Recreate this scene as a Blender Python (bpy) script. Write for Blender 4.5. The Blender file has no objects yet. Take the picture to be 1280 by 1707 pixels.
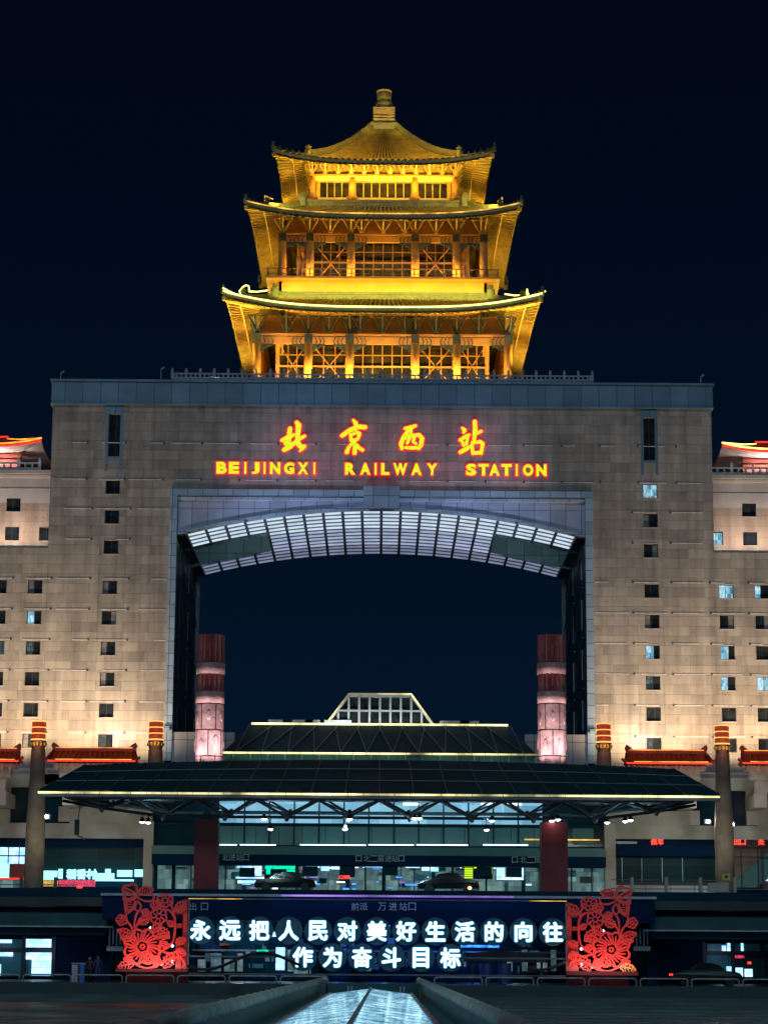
import bpy, math, random
from mathutils import Vector, Matrix
random.seed(7)
SC = bpy.context.scene
COL = SC.collection
R = math.radians
# ------------------------------------------------------------------ camera
F = 3850.0                       # focal length, pixels of the 1280-wide photograph
PITCH = math.atan(752 / F)
EYE = 2.2
cp, sp = math.cos(PITCH), math.sin(PITCH)
ROLL = 0.0067

def S(o, y, Y):
    """real position (x, z) on the vertical plane Y seen o px from the centre line, at centre row y"""
    v = (853.5 - y) / F
    dz = Y * (v * cp + sp) / (cp - v * sp)
    return (o / F * (Y * cp + dz * sp), EYE + dz)

def Z(y, Y): return S(0, y, Y)[1]
def Xo(o, y, Y): return S(o, y, Y)[0]
def W(px, py, Y):
    """same for a photo pixel (takes the small camera roll out)"""
    c = 635.5 - (py - 853.5) * ROLL
    return S(px - c, py - (px - 635.5) * ROLL, Y)

cam = bpy.data.cameras.new('camera')
cam.sensor_fit = 'HORIZONTAL'; cam.sensor_width = 36; cam.lens = F / 1280 * 36
cam.clip_start = 0.5; cam.clip_end = 6000
co = bpy.data.objects.new('camera', cam); COL.objects.link(co)
co.location = (0, 0, EYE)
yaw = math.atan(4.5 / F)
co.matrix_world = Matrix.Translation((0, 0, EYE)) @ Matrix.Rotation(-yaw, 4, 'Z') @ Matrix.Rotation(R(90) + PITCH, 4, 'X') @ Matrix.Rotation(ROLL, 4, 'Z')
SC.camera = co

# ------------------------------------------------------------------ materials
def newmat(name):
    m = bpy.data.materials.new(name); m.use_nodes = True
    return m, m.node_tree.nodes, m.node_tree.links, m.node_tree.nodes['Principled BSDF']

def pbr(name, col, rough=0.6, metal=0.0, var=0.25, scale=1.5, bump=0.0, bscale=8, spec=0.5):
    m, N, L, b = newmat(name)
    b.inputs['Roughness'].default_value = rough
    b.inputs['Metallic'].default_value = metal
    b.inputs['Specular IOR Level'].default_value = spec
    tc = N.new('ShaderNodeTexCoord')
    nz = N.new('ShaderNodeTexNoise'); nz.inputs['Scale'].default_value = scale; nz.inputs['Detail'].default_value = 6
    L.new(tc.outputs['Object'], nz.inputs['Vector'])
    cr = N.new('ShaderNodeValToRGB'); cr.color_ramp.elements[0].position = .3; cr.color_ramp.elements[1].position = .7
    cr.color_ramp.elements[0].color = tuple(c * (1 - var) for c in col) + (1,)
    cr.color_ramp.elements[1].color = tuple(min(1, c * (1 + var)) for c in col) + (1,)
    L.new(nz.outputs['Fac'], cr.inputs['Fac']); L.new(cr.outputs['Color'], b.inputs['Base Color'])
    if bump:
        n2 = N.new('ShaderNodeTexNoise'); n2.inputs['Scale'].default_value = bscale; n2.inputs['Detail'].default_value = 5
        L.new(tc.outputs['Object'], n2.inputs['Vector'])
        bp = N.new('ShaderNodeBump'); bp.inputs['Strength'].default_value = bump; bp.inputs['Distance'].default_value = .1
        L.new(n2.outputs['Fac'], bp.inputs['Height']); L.new(bp.outputs['Normal'], b.inputs['Normal'])
    return m

def emis(name, col, st, var=0.0, scale=1.0, stretch=(1, 1, 1)):
    m, N, L, b = newmat(name)
    b.inputs['Base Color'].default_value = (.02, .02, .02, 1)
    b.inputs['Emission Color'].default_value = tuple(col) + (1,)
    b.inputs['Emission Strength'].default_value = st
    if var:
        tc = N.new('ShaderNodeTexCoord'); mp = N.new('ShaderNodeMapping'); mp.inputs['Scale'].default_value = stretch
        nz = N.new('ShaderNodeTexNoise'); nz.inputs['Scale'].default_value = scale; nz.inputs['Detail'].default_value = 4
        L.new(tc.outputs['Object'], mp.inputs['Vector']); L.new(mp.outputs['Vector'], nz.inputs['Vector'])
        mr = N.new('ShaderNodeMapRange'); mr.inputs['From Min'].default_value = .35; mr.inputs['From Max'].default_value = .65
        mr.inputs['To Min'].default_value = st * (1 - var); mr.inputs['To Max'].default_value = st * (1 + var)
        L.new(nz.outputs['Fac'], mr.inputs['Value']); L.new(mr.outputs['Result'], b.inputs['Emission Strength'])
    return m

def blocks(name, c1, c2, st, bw, bh, gap=.04, dark=(.004, .008, .012)):
    """lit room or shelf seen through glass: random bright and dark rectangles"""
    m, N, L, b = newmat(name)
    b.inputs['Base Color'].default_value = (.02, .03, .03, 1); b.inputs['Roughness'].default_value = .3
    tc = N.new('ShaderNodeTexCoord'); sx = N.new('ShaderNodeSeparateXYZ'); cx = N.new('ShaderNodeCombineXYZ')
    L.new(tc.outputs['Object'], sx.inputs[0]); L.new(sx.outputs[0], cx.inputs[0]); L.new(sx.outputs[2], cx.inputs[1])
    cols = []
    for k, (f, o_) in enumerate(((1, .37), (.43, .5))):
        br = N.new('ShaderNodeTexBrick'); br.offset = o_; br.inputs['Scale'].default_value = 1
        br.inputs['Brick Width'].default_value = bw * f; br.inputs['Row Height'].default_value = bh * (1 if k == 0 else .5)
        br.inputs['Mortar Size'].default_value = gap if k == 0 else gap * .4
        br.inputs['Color1'].default_value = tuple(c1) + (1,); br.inputs['Color2'].default_value = tuple(c2) + (1,); br.inputs['Mortar'].default_value = tuple(dark) + (1,)
        L.new(cx.outputs[0], br.inputs['Vector']); cols.append(br)
    mx = N.new('ShaderNodeMix'); mx.data_type = 'RGBA'; mx.blend_type = 'MULTIPLY'; mx.inputs[0].default_value = .75
    L.new(cols[0].outputs['Color'], mx.inputs[6]); L.new(cols[1].outputs['Color'], mx.inputs[7])
    L.new(mx.outputs[2], b.inputs['Emission Color']); b.inputs['Emission Strength'].default_value = st
    return m

def stone(name, c1, c2, mortar, bw=2.7, bh=1.03, stain=True, msize=.018):
    m, N, L, b = newmat(name)
    b.inputs['Roughness'].default_value = .75
    tc = N.new('ShaderNodeTexCoord'); sx = N.new('ShaderNodeSeparateXYZ'); cx = N.new('ShaderNodeCombineXYZ')
    L.new(tc.outputs['Object'], sx.inputs[0])
    ad = N.new('ShaderNodeMath'); ad.operation = 'ADD'; L.new(sx.outputs[0], ad.inputs[0]); L.new(sx.outputs[1], ad.inputs[1])
    L.new(ad.outputs[0], cx.inputs[0]); L.new(sx.outputs[2], cx.inputs[1])
    facs = []
    for k, (w, off, fr) in enumerate(((bw, .37, 3), (bw * .63, .5, 2))):
        br = N.new('ShaderNodeTexBrick'); br.offset = off; br.offset_frequency = fr; br.squash = 1
        br.inputs['Scale'].default_value = 1; br.inputs['Brick Width'].default_value = w
        br.inputs['Row Height'].default_value = bh; br.inputs['Mortar Size'].default_value = msize if k == 0 else 0.001
        br.inputs['Mortar Smooth'].default_value = .2; br.inputs['Bias'].default_value = -.1
        br.inputs['Color1'].default_value = c1 + (1,); br.inputs['Color2'].default_value = c2 + (1,)
        br.inputs['Mortar'].default_value = (mortar if k == 0 else c1) + (1,)
        L.new(cx.outputs[0], br.inputs['Vector']); facs.append(br)
    mx = N.new('ShaderNodeMix'); mx.data_type = 'RGBA'; mx.inputs[0].default_value = .4
    L.new(facs[0].outputs['Color'], mx.inputs[6]); L.new(facs[1].outputs['Color'], mx.inputs[7])
    nz = N.new('ShaderNodeTexNoise'); nz.inputs['Scale'].default_value = .22; nz.inputs['Detail'].default_value = 8; nz.inputs['Roughness'].default_value = .65
    mp = N.new('ShaderNodeMapping'); mp.inputs['Scale'].default_value = (1, 1, .7)
    L.new(tc.outputs['Object'], mp.inputs['Vector']); L.new(mp.outputs['Vector'], nz.inputs['Vector'])
    mr = N.new('ShaderNodeMapRange'); mr.inputs['From Min'].default_value = .3; mr.inputs['From Max'].default_value = .7
    mr.inputs['To Min'].default_value = .68; mr.inputs['To Max'].default_value = 1.12
    L.new(nz.outputs['Fac'], mr.inputs['Value'])
    # thin vertical run-off streaks
    n3 = N.new('ShaderNodeTexNoise'); n3.inputs['Scale'].default_value = 1.0; n3.inputs['Detail'].default_value = 5
    mp3 = N.new('ShaderNodeMapping'); mp3.inputs['Scale'].default_value = (1.1, 1.1, .07)
    L.new(tc.outputs['Object'], mp3.inputs['Vector']); L.new(mp3.outputs['Vector'], n3.inputs['Vector'])
    mr3 = N.new('ShaderNodeMapRange'); mr3.inputs['From Min'].default_value = .35; mr3.inputs['From Max'].default_value = .6
    mr3.inputs['To Min'].default_value = .74; mr3.inputs['To Max'].default_value = 1.03
    L.new(n3.outputs['Fac'], mr3.inputs['Value'])
    n4 = N.new('ShaderNodeTexNoise'); n4.inputs['Scale'].default_value = .9; n4.inputs['Detail'].default_value = 9; n4.inputs['Roughness'].default_value = .7
    L.new(tc.outputs['Object'], n4.inputs['Vector'])
    mr4 = N.new('ShaderNodeMapRange'); mr4.inputs['From Min'].default_value = .32; mr4.inputs['From Max'].default_value = .46
    mr4.inputs['To Min'].default_value = .72; mr4.inputs['To Max'].default_value = 1.0
    L.new(n4.outputs['Fac'], mr4.inputs['Value'])
    m5 = N.new('ShaderNodeMath'); m5.operation = 'MULTIPLY'; L.new(mr3.outputs[0], m5.inputs[0]); L.new(mr4.outputs[0], m5.inputs[1])
    mm = N.new('ShaderNodeMath'); mm.operation = 'MULTIPLY'; L.new(mr.outputs[0], mm.inputs[0]); L.new(m5.outputs[0], mm.inputs[1])
    vm = N.new('ShaderNodeVectorMath'); vm.operation = 'SCALE'
    L.new(mx.outputs[2], vm.inputs[0]); L.new(mm.outputs[0], vm.inputs['Scale'])
    L.new(vm.outputs[0], b.inputs['Base Color'])
    bp = N.new('ShaderNodeBump'); bp.inputs['Strength'].default_value = .5; bp.inputs['Distance'].default_value = .03; bp.invert = True
    L.new(facs[0].outputs['Fac'], bp.inputs['Height']); L.new(bp.outputs['Normal'], b.inputs['Normal'])
    return m

def panels(name, col, pw, ph, line, rough=.45, metal=.2, spec=.5):
    """sheet cladding with straight joints"""
    m, N, L, b = newmat(name)
    b.inputs['Roughness'].default_value = rough; b.inputs['Metallic'].default_value = metal
    b.inputs['Specular IOR Level'].default_value = spec
    tc = N.new('ShaderNodeTexCoord'); sx = N.new('ShaderNodeSeparateXYZ'); cx = N.new('ShaderNodeCombineXYZ')
    L.new(tc.outputs['Object'], sx.inputs[0])
    ad = N.new('ShaderNodeMath'); ad.operation = 'ADD'; L.new(sx.outputs[0], ad.inputs[0]); L.new(sx.outputs[1], ad.inputs[1])
    L.new(ad.outputs[0], cx.inputs[0]); L.new(sx.outputs[2], cx.inputs[1])
    br = N.new('ShaderNodeTexBrick'); br.offset = 0; br.inputs['Scale'].default_value = 1
    br.inputs['Brick Width'].default_value = pw; br.inputs['Row Height'].default_value = ph; br.inputs['Mortar Size'].default_value = .035
    br.inputs['Mortar Smooth'].default_value = .1
    br.inputs['Color1'].default_value = tuple(c * .82 for c in col) + (1,); br.inputs['Color2'].default_value = tuple(min(1, c * 1.15) for c in col) + (1,)
    br.inputs['Mortar'].default_value = line + (1,)
    L.new(cx.outputs[0], br.inputs['Vector'])
    nz = N.new('ShaderNodeTexNoise'); nz.inputs['Scale'].default_value = .5; nz.inputs['Detail'].default_value = 6
    L.new(tc.outputs['Object'], nz.inputs['Vector'])
    mr = N.new('ShaderNodeMapRange'); mr.inputs['To Min'].default_value = .7; mr.inputs['To Max'].default_value = 1.3
    L.new(nz.outputs['Fac'], mr.inputs['Value'])
    vm = N.new('ShaderNodeVectorMath'); vm.operation = 'SCALE'
    L.new(br.outputs['Color'], vm.inputs[0]); L.new(mr.outputs[0], vm.inputs['Scale'])
    L.new(vm.outputs[0], b.inputs['Base Color'])
    return m

M = dict(
    dimlit=blocks('dim_shop', (.50, .62, .66), (.12, .22, .30), .55, .6, .5, .01, (.05, .1, .12)),
    plinthd=pbr('dark_red_plinth', (.05, .008, .012), .8, 0, .2, 2, spec=.1),
    pan=pbr('tile_gap_shade', (.035, .022, .010), .6, 0, .4, 2),  # shade between the tile ribs, put in as a darker colour
    baffle=pbr('ceiling_baffle', (.015, .018, .03), .7),
    stone=stone('stone_cladding', (.52, .46, .39), (.29, .26, .235), (.09, .08, .075)),
    stone2=stone('pale_stone', (.50, .36, .27), (.42, .31, .24), (.20, .15, .12), 2.4, 1.2),
    pale=pbr('pale_render', (.52, .45, .40), .8, 0, .2, .4),
    beige=pbr('beige_concrete', (.42, .38, .32), .8, 0, .22, .5),
    cornice=panels('cornice_metal', (.12, .23, .31), 1.9, 9, (.05, .07, .09)),
    frame=panels('frame_metal', (.33, .45, .56), 1.6, 1.3, (.09, .11, .16)),
    spandrel=panels('spandrel_metal', (.42, .47, .60), 1.65, 2.6, (.12, .14, .20), .5, .1),
    lowwall=panels('low_wall_panels', (.42, .41, .43), 2.0, 3.1, (.10, .10, .12), .7, 0),
    vault=panels('vault_sheet', (.12, .13, .18), 2.1, 2.4, (.04, .05, .08), .6, .3),
    recess=panels('recess_sheet', (.25, .33, .36), 2.0, 3, (.05, .06, .08), .6, .2),
    dkglass=pbr('dark_glass', (.012, .022, .03), .12, 0, .5, .3, spec=.6),
    navyglass=panels('tinted_panels', (.006, .035, .042), 3.2, 3.4, (.02, .05, .06), .35, 0, .1),
    greenroof=panels('canopy_sheet', (.002, .050, .065), 2.6, 30, (.01, .08, .10), .6, 0, .12),
    pane=pbr('window_glass', (.02, .025, .03), .1, 0, .6, .8, spec=.8),
    wframe=pbr('window_frame', (.05, .05, .05), .5, .3),
    sill=pbr('window_surround', (.40, .37, .34), .7),
    curtain=pbr('curtain', (.22, .22, .22), .9, 0, .3, 3),
    litwin=blocks('lit_room', (.75, .95, 1.0), (.10, .30, .42), 1.15, .45, .7, .008, (.3, .6, .75)),
    litwin2=blocks('dim_room', (.6, .75, .8), (.08, .14, .18), .35, .45, .5, .04),
    pipe=pbr('conduit', (.72, .66, .60), .5, .2),
    node=pbr('fixture_dark', (.05, .04, .035), .6),
    white=pbr('pale_balustrade', (.45, .45, .48), .7, 0, .2, 2),
    gold=pbr('gilded_timber', (.70, .44, .09), .5, .1, .25, 1.2, .15),
    orange=pbr('orange_column', (.74, .31, .055), .45, 0, .15, .8),
    timber=pbr('brown_timber', (.34, .14, .035), .6, 0, .3, 1),
    bandw=pbr('yellow_band', (.68, .48, .12), .6, 0, .15, .4),
    dkpaint=pbr('painted_bracket', (.05, .06, .05), .6, 0, .5, 2.5),
    soffit=pbr('soffit_boards', (.22, .185, .045), .65, 0, .35, .6),
    tile=pbr('glazed_roof_tile', (.34, .27, .05), .35, 0, .35, 1.5),
    ridge=pbr('roof_ridge_tile', (.17, .18, .06), .45, 0, .3, 2),
    pag_glass=pbr('tower_glass', (.05, .04, .02), .15, 0, .5, .8),
    dktimber=pbr('dark_timber', (.07, .04, .02), .6),
    led_y=emis('led_yellow', (1, .80, .18), 3.2),
    led_w=emis('led_warm_white', (1, .88, .38), 1.7, .85, .22, (1, 1, 1)),
    led_t=emis('led_tower', (1, .88, .22), 3.0, .3, .5),
    led_dim=emis('led_dim_gold', (1, .55, .10), .9, .7, .8),
    led_r=emis('led_red', (1, .05, .02), 1.1),
    led_o=emis('led_orange', (1, .36, .05), 1.5, .5, .8),
    sign_y=emis('sign_yellow', (.80, .92, .005), 1.0, .12, 3),
    sign_halo=emis('sign_red_halo', (.80, .004, .02), 1.6),
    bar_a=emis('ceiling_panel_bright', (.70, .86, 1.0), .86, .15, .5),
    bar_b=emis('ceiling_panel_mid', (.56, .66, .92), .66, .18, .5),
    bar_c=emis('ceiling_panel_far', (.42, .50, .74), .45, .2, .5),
    red_tile=pbr('red_roof_tile', (.34, .035, .014), .4, 0, .3, 2),
    redbrick=pbr('red_wall', (.50, .14, .10), .7, 0, .3, 1.5),
    drum=emis('lamp_drum', (.75, .06, .02), .42, .2, 2),
    ring=emis('lamp_ring', (1, .55, .12), 1.5),
    shaft=pbr('shaft_stone', (.15, .12, .09), .8, 0, .35, .8, .3),
    flute=pbr('red_fluted_metal', (.30, .085, .08), .5, .2, .4, 1.2),
    relief=pbr('lit_red_relief', (.56, .30, .29), .7, 0, .5, .8, .5, 3),  # paler and pinker than the flutes: floodlit look put into the colour
    redcol=pbr('dark_red_column', (.20, .012, .018), .55, 0, .3, .5),
    steel=pbr('truss_steel', (.10, .12, .15), .45, .4),
    steel_l=pbr('light_steel', (.30, .33, .36), .45, .4),
    black=pbr('black_housing', (.015, .015, .018), .5),
    spot=emis('spot_lens', (.92, 1, 1), 14),
    hallpane=blocks('hall_interior', (.50, .80, .95), (.22, .46, .60), 1.0, 3.9, 1.15, 0, (.3, .5, .6)),
    halltube=emis('hall_tube', (.75, .95, 1.0), 2.2),
    midpane=panels('frosted_panels', (.05, .20, .215), 1.9, 9, (.03, .05, .06), .35, 0),
    midband=pbr('green_grey_band', (.055, .16, .165), .6, 0, .2, .3),
    navy=pbr('navy_fascia', (.001, .019, .055), .8, 0, .25, .3, spec=.1),
    navy2=pbr('slate_wall', (.005, .036, .060), .8, 0, .3, .3, spec=.1),
    teal=pbr('teal_wall', (.003, .060, .070), .6, 0, .35, .4),
    glyph=pbr('grey_letters', (.40, .48, .50), .5),
    blu_w=emis('cool_white_sign', (.30, .88, 1.0), 1.9),
    slog=emis('slogan_white', (.62, 1, 1), 2.6),
    slog_halo=emis('slogan_glow_halo', (.01, .36, .75), .65),
    disc=pbr('sign_disc', (.015, .06, .10), .45),
    green=emis('green_board', (.0, .85, .45), 1.1, .5, 2, (1, 1, 3)),
    lime=emis('lime_text', (.55, .95, .02), 1.4),
    redtxt=emis('red_text', (1, .04, .03), 2.2),
    blueled=emis('blue_strip', (.03, .22, 1.0), 2.2, .6, 2),
    purple=emis('violet_strip', (.38, .20, .95), .9, .5, .4),
    int_a=blocks('lit_interior', (.42, .62, .60), (.03, .09, .12), .62, .95, .8, .012, (.06, .12, .13)),
    int_b=blocks('blue_white_board', (.75, .92, 1.0), (.35, .62, .95), 1.9, .9, .42, .02, (.30, .6, .9)),
    shopred=emis('magenta_shelf', (.95, .05, .16), .7, .7, 3, (2, 1, 4)),
    shopyel=emis('yellow_shelf', (1, .60, .12), .6, .6, 3, (2, 1, 4)),
    papercut=pbr('red_lacquer', (.72, .035, .03), .4, 0, .15, 3),
    papergold=pbr('orange_lacquer', (.85, .35, .10), .4, 0, .15, 3),
    coping=pbr('pale_coping', (.40, .40, .36), .75, 0, .35, 1.5, .4, 6),
    road=pbr('asphalt', (.008, .030, .038), .6, 0, .35, .4, .2, 20),
    paving=pbr('dark_paving', (.006, .028, .036), .45, 0, .4, .35, .3, 5),
    kerb=pbr('step_edge', (.045, .07, .08), .6, 0, .4, .4),
    carpaint=pbr('car_paint', (.004, .005, .008), .15, .2, .2, 2, spec=.8),
    silver=pbr('silver_paint', (.30, .32, .36), .3, .5, .15, 2),
    rubber=pbr('rubber', (.01, .01, .01), .8),
    cloth=pbr('dark_clothing', (.05, .03, .04), .9), skin=pbr('skin', (.4, .25, .18), .6),
    trousers=pbr('blue_clothing', (.03, .05, .14), .9),
)

def paving_mat(name, c1, c2, joint, w, h, rough=.4):
    m, N, L, b = newmat(name)
    tc = N.new('ShaderNodeTexCoord'); br = N.new('ShaderNodeTexBrick'); br.inputs['Scale'].default_value = 1
    br.inputs['Brick Width'].default_value = w; br.inputs['Row Height'].default_value = h; br.inputs['Mortar Size'].default_value = .03
    br.inputs['Color1'].default_value = c1 + (1,); br.inputs['Color2'].default_value = c2 + (1,); br.inputs['Mortar'].default_value = joint + (1,)
    L.new(tc.outputs['Object'], br.inputs['Vector'])
    nz = N.new('ShaderNodeTexNoise'); nz.inputs['Scale'].default_value = .4; nz.inputs['Detail'].default_value = 7
    L.new(tc.outputs['Object'], nz.inputs['Vector'])
    mr = N.new('ShaderNodeMapRange'); mr.inputs['From Min'].default_value = .3; mr.inputs['From Max'].default_value = .7
    mr.inputs['To Min'].default_value = .5; mr.inputs['To Max'].default_value = 1.5
    L.new(nz.outputs['Fac'], mr.inputs['Value'])
    vm = N.new('ShaderNodeVectorMath'); vm.operation = 'SCALE'; L.new(br.outputs['Color'], vm.inputs[0]); L.new(mr.outputs[0], vm.inputs['Scale'])
    L.new(vm.outputs[0], b.inputs['Base Color'])
    m2 = N.new('ShaderNodeMapRange'); m2.inputs['From Min'].default_value = .35; m2.inputs['From Max'].default_value = .65
    m2.inputs['To Min'].default_value = .34; m2.inputs['To Max'].default_value = rough + .15
    L.new(nz.outputs['Fac'], m2.inputs['Value']); L.new(m2.outputs[0], b.inputs['Roughness'])
    return m
M['paving'] = paving_mat('wet_paving', (.008, .034, .042), (.005, .022, .030), (.002, .006, .008), 2.4, 3.0)
M['road'] = paving_mat('wet_road', (.010, .032, .040), (.007, .026, .032), (.003, .01, .012), 9, 9)

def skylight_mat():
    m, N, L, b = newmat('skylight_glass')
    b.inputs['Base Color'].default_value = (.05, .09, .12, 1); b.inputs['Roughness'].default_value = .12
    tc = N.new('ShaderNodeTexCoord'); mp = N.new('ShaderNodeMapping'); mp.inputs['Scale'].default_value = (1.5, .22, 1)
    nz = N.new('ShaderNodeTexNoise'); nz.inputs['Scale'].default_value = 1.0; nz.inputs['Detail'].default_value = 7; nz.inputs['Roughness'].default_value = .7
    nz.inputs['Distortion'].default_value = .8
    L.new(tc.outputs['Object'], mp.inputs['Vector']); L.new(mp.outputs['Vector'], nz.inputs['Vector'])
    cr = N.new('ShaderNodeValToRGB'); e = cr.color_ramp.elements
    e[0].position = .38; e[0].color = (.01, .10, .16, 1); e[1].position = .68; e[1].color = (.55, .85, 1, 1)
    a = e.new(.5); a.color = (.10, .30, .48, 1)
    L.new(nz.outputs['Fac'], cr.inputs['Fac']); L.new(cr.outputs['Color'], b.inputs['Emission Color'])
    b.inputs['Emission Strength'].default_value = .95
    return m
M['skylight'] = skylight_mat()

# ------------------------------------------------------------------ mesh builder
class MB:
    def __init__(s): s.v = []; s.f = []; s.mi = []; s.cur = 0
    def add(s, vs, fs):
        n = len(s.v); s.v += [tuple(p) for p in vs]
        for f in fs: s.f.append([i + n for i in f]); s.mi.append(s.cur)
        return s
    def box(s, x0, x1, y0, y1, z0, z1):
        if x0 > x1: x0, x1 = x1, x0
        if y0 > y1: y0, y1 = y1, y0
        if z0 > z1: z0, z1 = z1, z0
        return s.add([(x0, y0, z0), (x1, y0, z0), (x1, y1, z0), (x0, y1, z0), (x0, y0, z1), (x1, y0, z1), (x1, y1, z1), (x0, y1, z1)],
                     [(0, 3, 2, 1), (4, 5, 6, 7), (0, 1, 5, 4), (1, 2, 6, 5), (2, 3, 7, 6), (3, 0, 4, 7)])
    def bar(s, p, q, w, h=None, up=(0, 0, 1)):
        h = h or w; p = Vector(p); q = Vector(q); d = (q - p)
        if d.length < 1e-6: return s
        d.normalize(); up = Vector(up)
        if abs(d.dot(up)) > .98: up = Vector((0, 1, 0))
        a = d.cross(up).normalized() * w / 2; b = a.cross(d).normalized() * h / 2
        vs = [c + i * a + j * b for c in (p, q) for i, j in ((-1, -1), (1, -1), (1, 1), (-1, 1))]
        return s.add(vs, [(0, 1, 2, 3), (7, 6, 5, 4), (0, 4, 5, 1), (1, 5, 6, 2), (2, 6, 7, 3), (3, 7, 4, 0)])
    def path(s, pts, w, h=None):
        for a, b in zip(pts, pts[1:]): s.bar(a, b, w, h)
        return s
    def tube(s, pts, r, n=8):
        pts = [Vector(p) for p in pts]; rings = []
        rr = r if isinstance(r, (list, tuple)) else [r] * len(pts)
        for i, p in enumerate(pts):
            d = (pts[min(i + 1, len(pts) - 1)] - pts[max(i - 1, 0)]).normalized()
            u = Vector((0, 0, 1)) if abs(d.z) < .9 else Vector((0, 1, 0))
            a = d.cross(u).normalized(); b = a.cross(d)
            rings.append([p + rr[i] * (math.cos(t) * a + math.sin(t) * b) for t in [2 * math.pi * k / n for k in range(n)]])
        fs = []
        for i in range(len(pts) - 1):
            for k in range(n): fs.append((i * n + k, i * n + (k + 1) % n, (i + 1) * n + (k + 1) % n, (i + 1) * n + k))
        fs += [tuple(range(n))[::-1], tuple((len(pts) - 1) * n + k for k in range(n))]
        return s.add([p for r_ in rings for p in r_], fs)
    def lathe(s, cx, cy, prof, n=24, flute=0, depth=0):
        vs = []
        for (r, z) in prof:
            for k in range(n):
                t = 2 * math.pi * k / n; rr = r - (depth * (.5 + .5 * math.cos(flute * t)) if flute else 0)
                vs.append((cx + rr * math.cos(t), cy + rr * math.sin(t), z))
        fs = []
        for i in range(len(prof) - 1):
            for k in range(n): fs.append((i * n + k, i * n + (k + 1) % n, (i + 1) * n + (k + 1) % n, (i + 1) * n + k))
        fs += [tuple(range(n))[::-1], tuple((len(prof) - 1) * n + k for k in range(n))]
        return s.add(vs, fs)
    def prism(s, poly, y0, y1):
        n = len(poly)
        vs = [(x, y0, z) for x, z in poly] + [(x, y1, z) for x, z in poly]
        fs = [tuple(range(n)), tuple(range(n, 2 * n))[::-1]] + [(i, i + n, (i + 1) % n + n, (i + 1) % n) for i in range(n)]
        return s.add(vs, fs)
    def grid(s, rows):
        n = len(rows[0]); vs = [p for r_ in rows for p in r_]
        return s.add(vs, [(i * n + k, i * n + k + 1, (i + 1) * n + k + 1, (i + 1) * n + k) for i in range(len(rows) - 1) for k in range(n - 1)])
    def build(s, name, mats, parent=None, smooth=False, label=None, turn=None):
        """turn = (angle, cx, cy): rotate about a vertical axis first"""
        me = bpy.data.meshes.new(name)
        vs = s.v
        if turn:
            a, cx, cy = turn; ca, sa = math.cos(a), math.sin(a)
            vs = [(cx + (x - cx) * ca - (y - cy) * sa, cy + (x - cx) * sa + (y - cy) * ca, z) for x, y, z in vs]
        off = Vector((0, 0, 0)); q = parent
        while q is not None: off += q.location; q = q.parent
        if parent is None or True:
            me.from_pydata([(x - off.x, y - off.y, z - off.z) for x, y, z in vs], [], s.f)
        mats = mats if isinstance(mats, (list, tuple)) else [mats]
        for m in mats: me.materials.append(m)
        for p, i in zip(me.polygons, s.mi): p.material_index = i
        me.validate(); me.update()
        if smooth:
            me.polygons.foreach_set('use_smooth', [True] * len(me.polygons))
        o = bpy.data.objects.new(name, me); COL.objects.link(o)
        if parent: o.parent = parent
        if label: o['label'] = label
        return o

def tag(o, label, cat, group=None):
    o['label'] = label; o['category'] = cat
    if group: o['group'] = group
    return o
def thing(name, label, cat, loc=(0, 0, 0), group=None):
    o = bpy.data.objects.new(name, None); COL.objects.link(o); o.location = loc
    o.empty_display_size = .3
    return tag(o, label, cat, group)
def struct(o): o['kind'] = 'structure'; return o
def copy_tree(o, parent=None):
    c = o.copy(); COL.objects.link(c); c.parent = parent
    for ch in list(o.children): copy_tree(ch, c)
    return c
def place(proto, i, loc, label=None):
    o = proto if i == 0 else copy_tree(proto)
    o.location = loc
    if label: o['label'] = label
    return o

def holes_wall(rects, holes, y, depth=0.5):
    """front wall on plane y made of rects minus holes, with reveals going back"""
    mb = MB()
    xs = sorted({round(v, 4) for r_ in rects + holes for v in r_[:2]}); zs = sorted({round(v, 4) for r_ in rects + holes for v in r_[2:]})
    ins = lambda x, z, rr: any(a < x < b and c < z < d for a, b, c, d in rr)
    for a, b in zip(xs, xs[1:]):
        for c, d in zip(zs, zs[1:]):
            mx, mz = (a + b) / 2, (c + d) / 2
            if ins(mx, mz, rects) and not ins(mx, mz, holes):
                mb.add([(a, y, c), (b, y, c), (b, y, d), (a, y, d)], [(0, 1, 2, 3)])
    for a, b, c, d in holes:
        Y2 = y + depth
        mb.add([(a, y, c), (b, y, c), (b, y, d), (a, y, d), (a, Y2, c), (b, Y2, c), (b, Y2, d), (a, Y2, d)],
               [(0, 4, 5, 1), (1, 5, 6, 2), (2, 6, 7, 3), (3, 7, 4, 0)])
    return mb

_font_cache = {}
def glyph(ch, size, depth, bold=0.0):
    """2-D letter turned into an upright mesh centred on x, standing on z=0"""
    key = (ch, size, depth, bold)
    if key in _font_cache: return _font_cache[key]
    c = bpy.data.curves.new('t', 'FONT'); c.body = ch; c.size = size; c.extrude = depth / 2; c.offset = bold
    c.resolution_u = 3
    o = bpy.data.objects.new('t', c); COL.objects.link(o)
    me = bpy.data.meshes.new_from_object(o.evaluated_get(bpy.context.evaluated_depsgraph_get()))
    vs = [tuple(v.co) for v in me.vertices]; fs = [tuple(p.vertices) for p in me.polygons]
    bpy.data.objects.remove(o); bpy.data.curves.remove(c); bpy.data.meshes.remove(me)
    x0 = min(v[0] for v in vs); x1 = max(v[0] for v in vs); y0 = min(v[1] for v in vs); y1 = max(v[1] for v in vs)
    r_ = (vs, fs, x0, x1, y0, y1); _font_cache[key] = r_
    return r_
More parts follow.
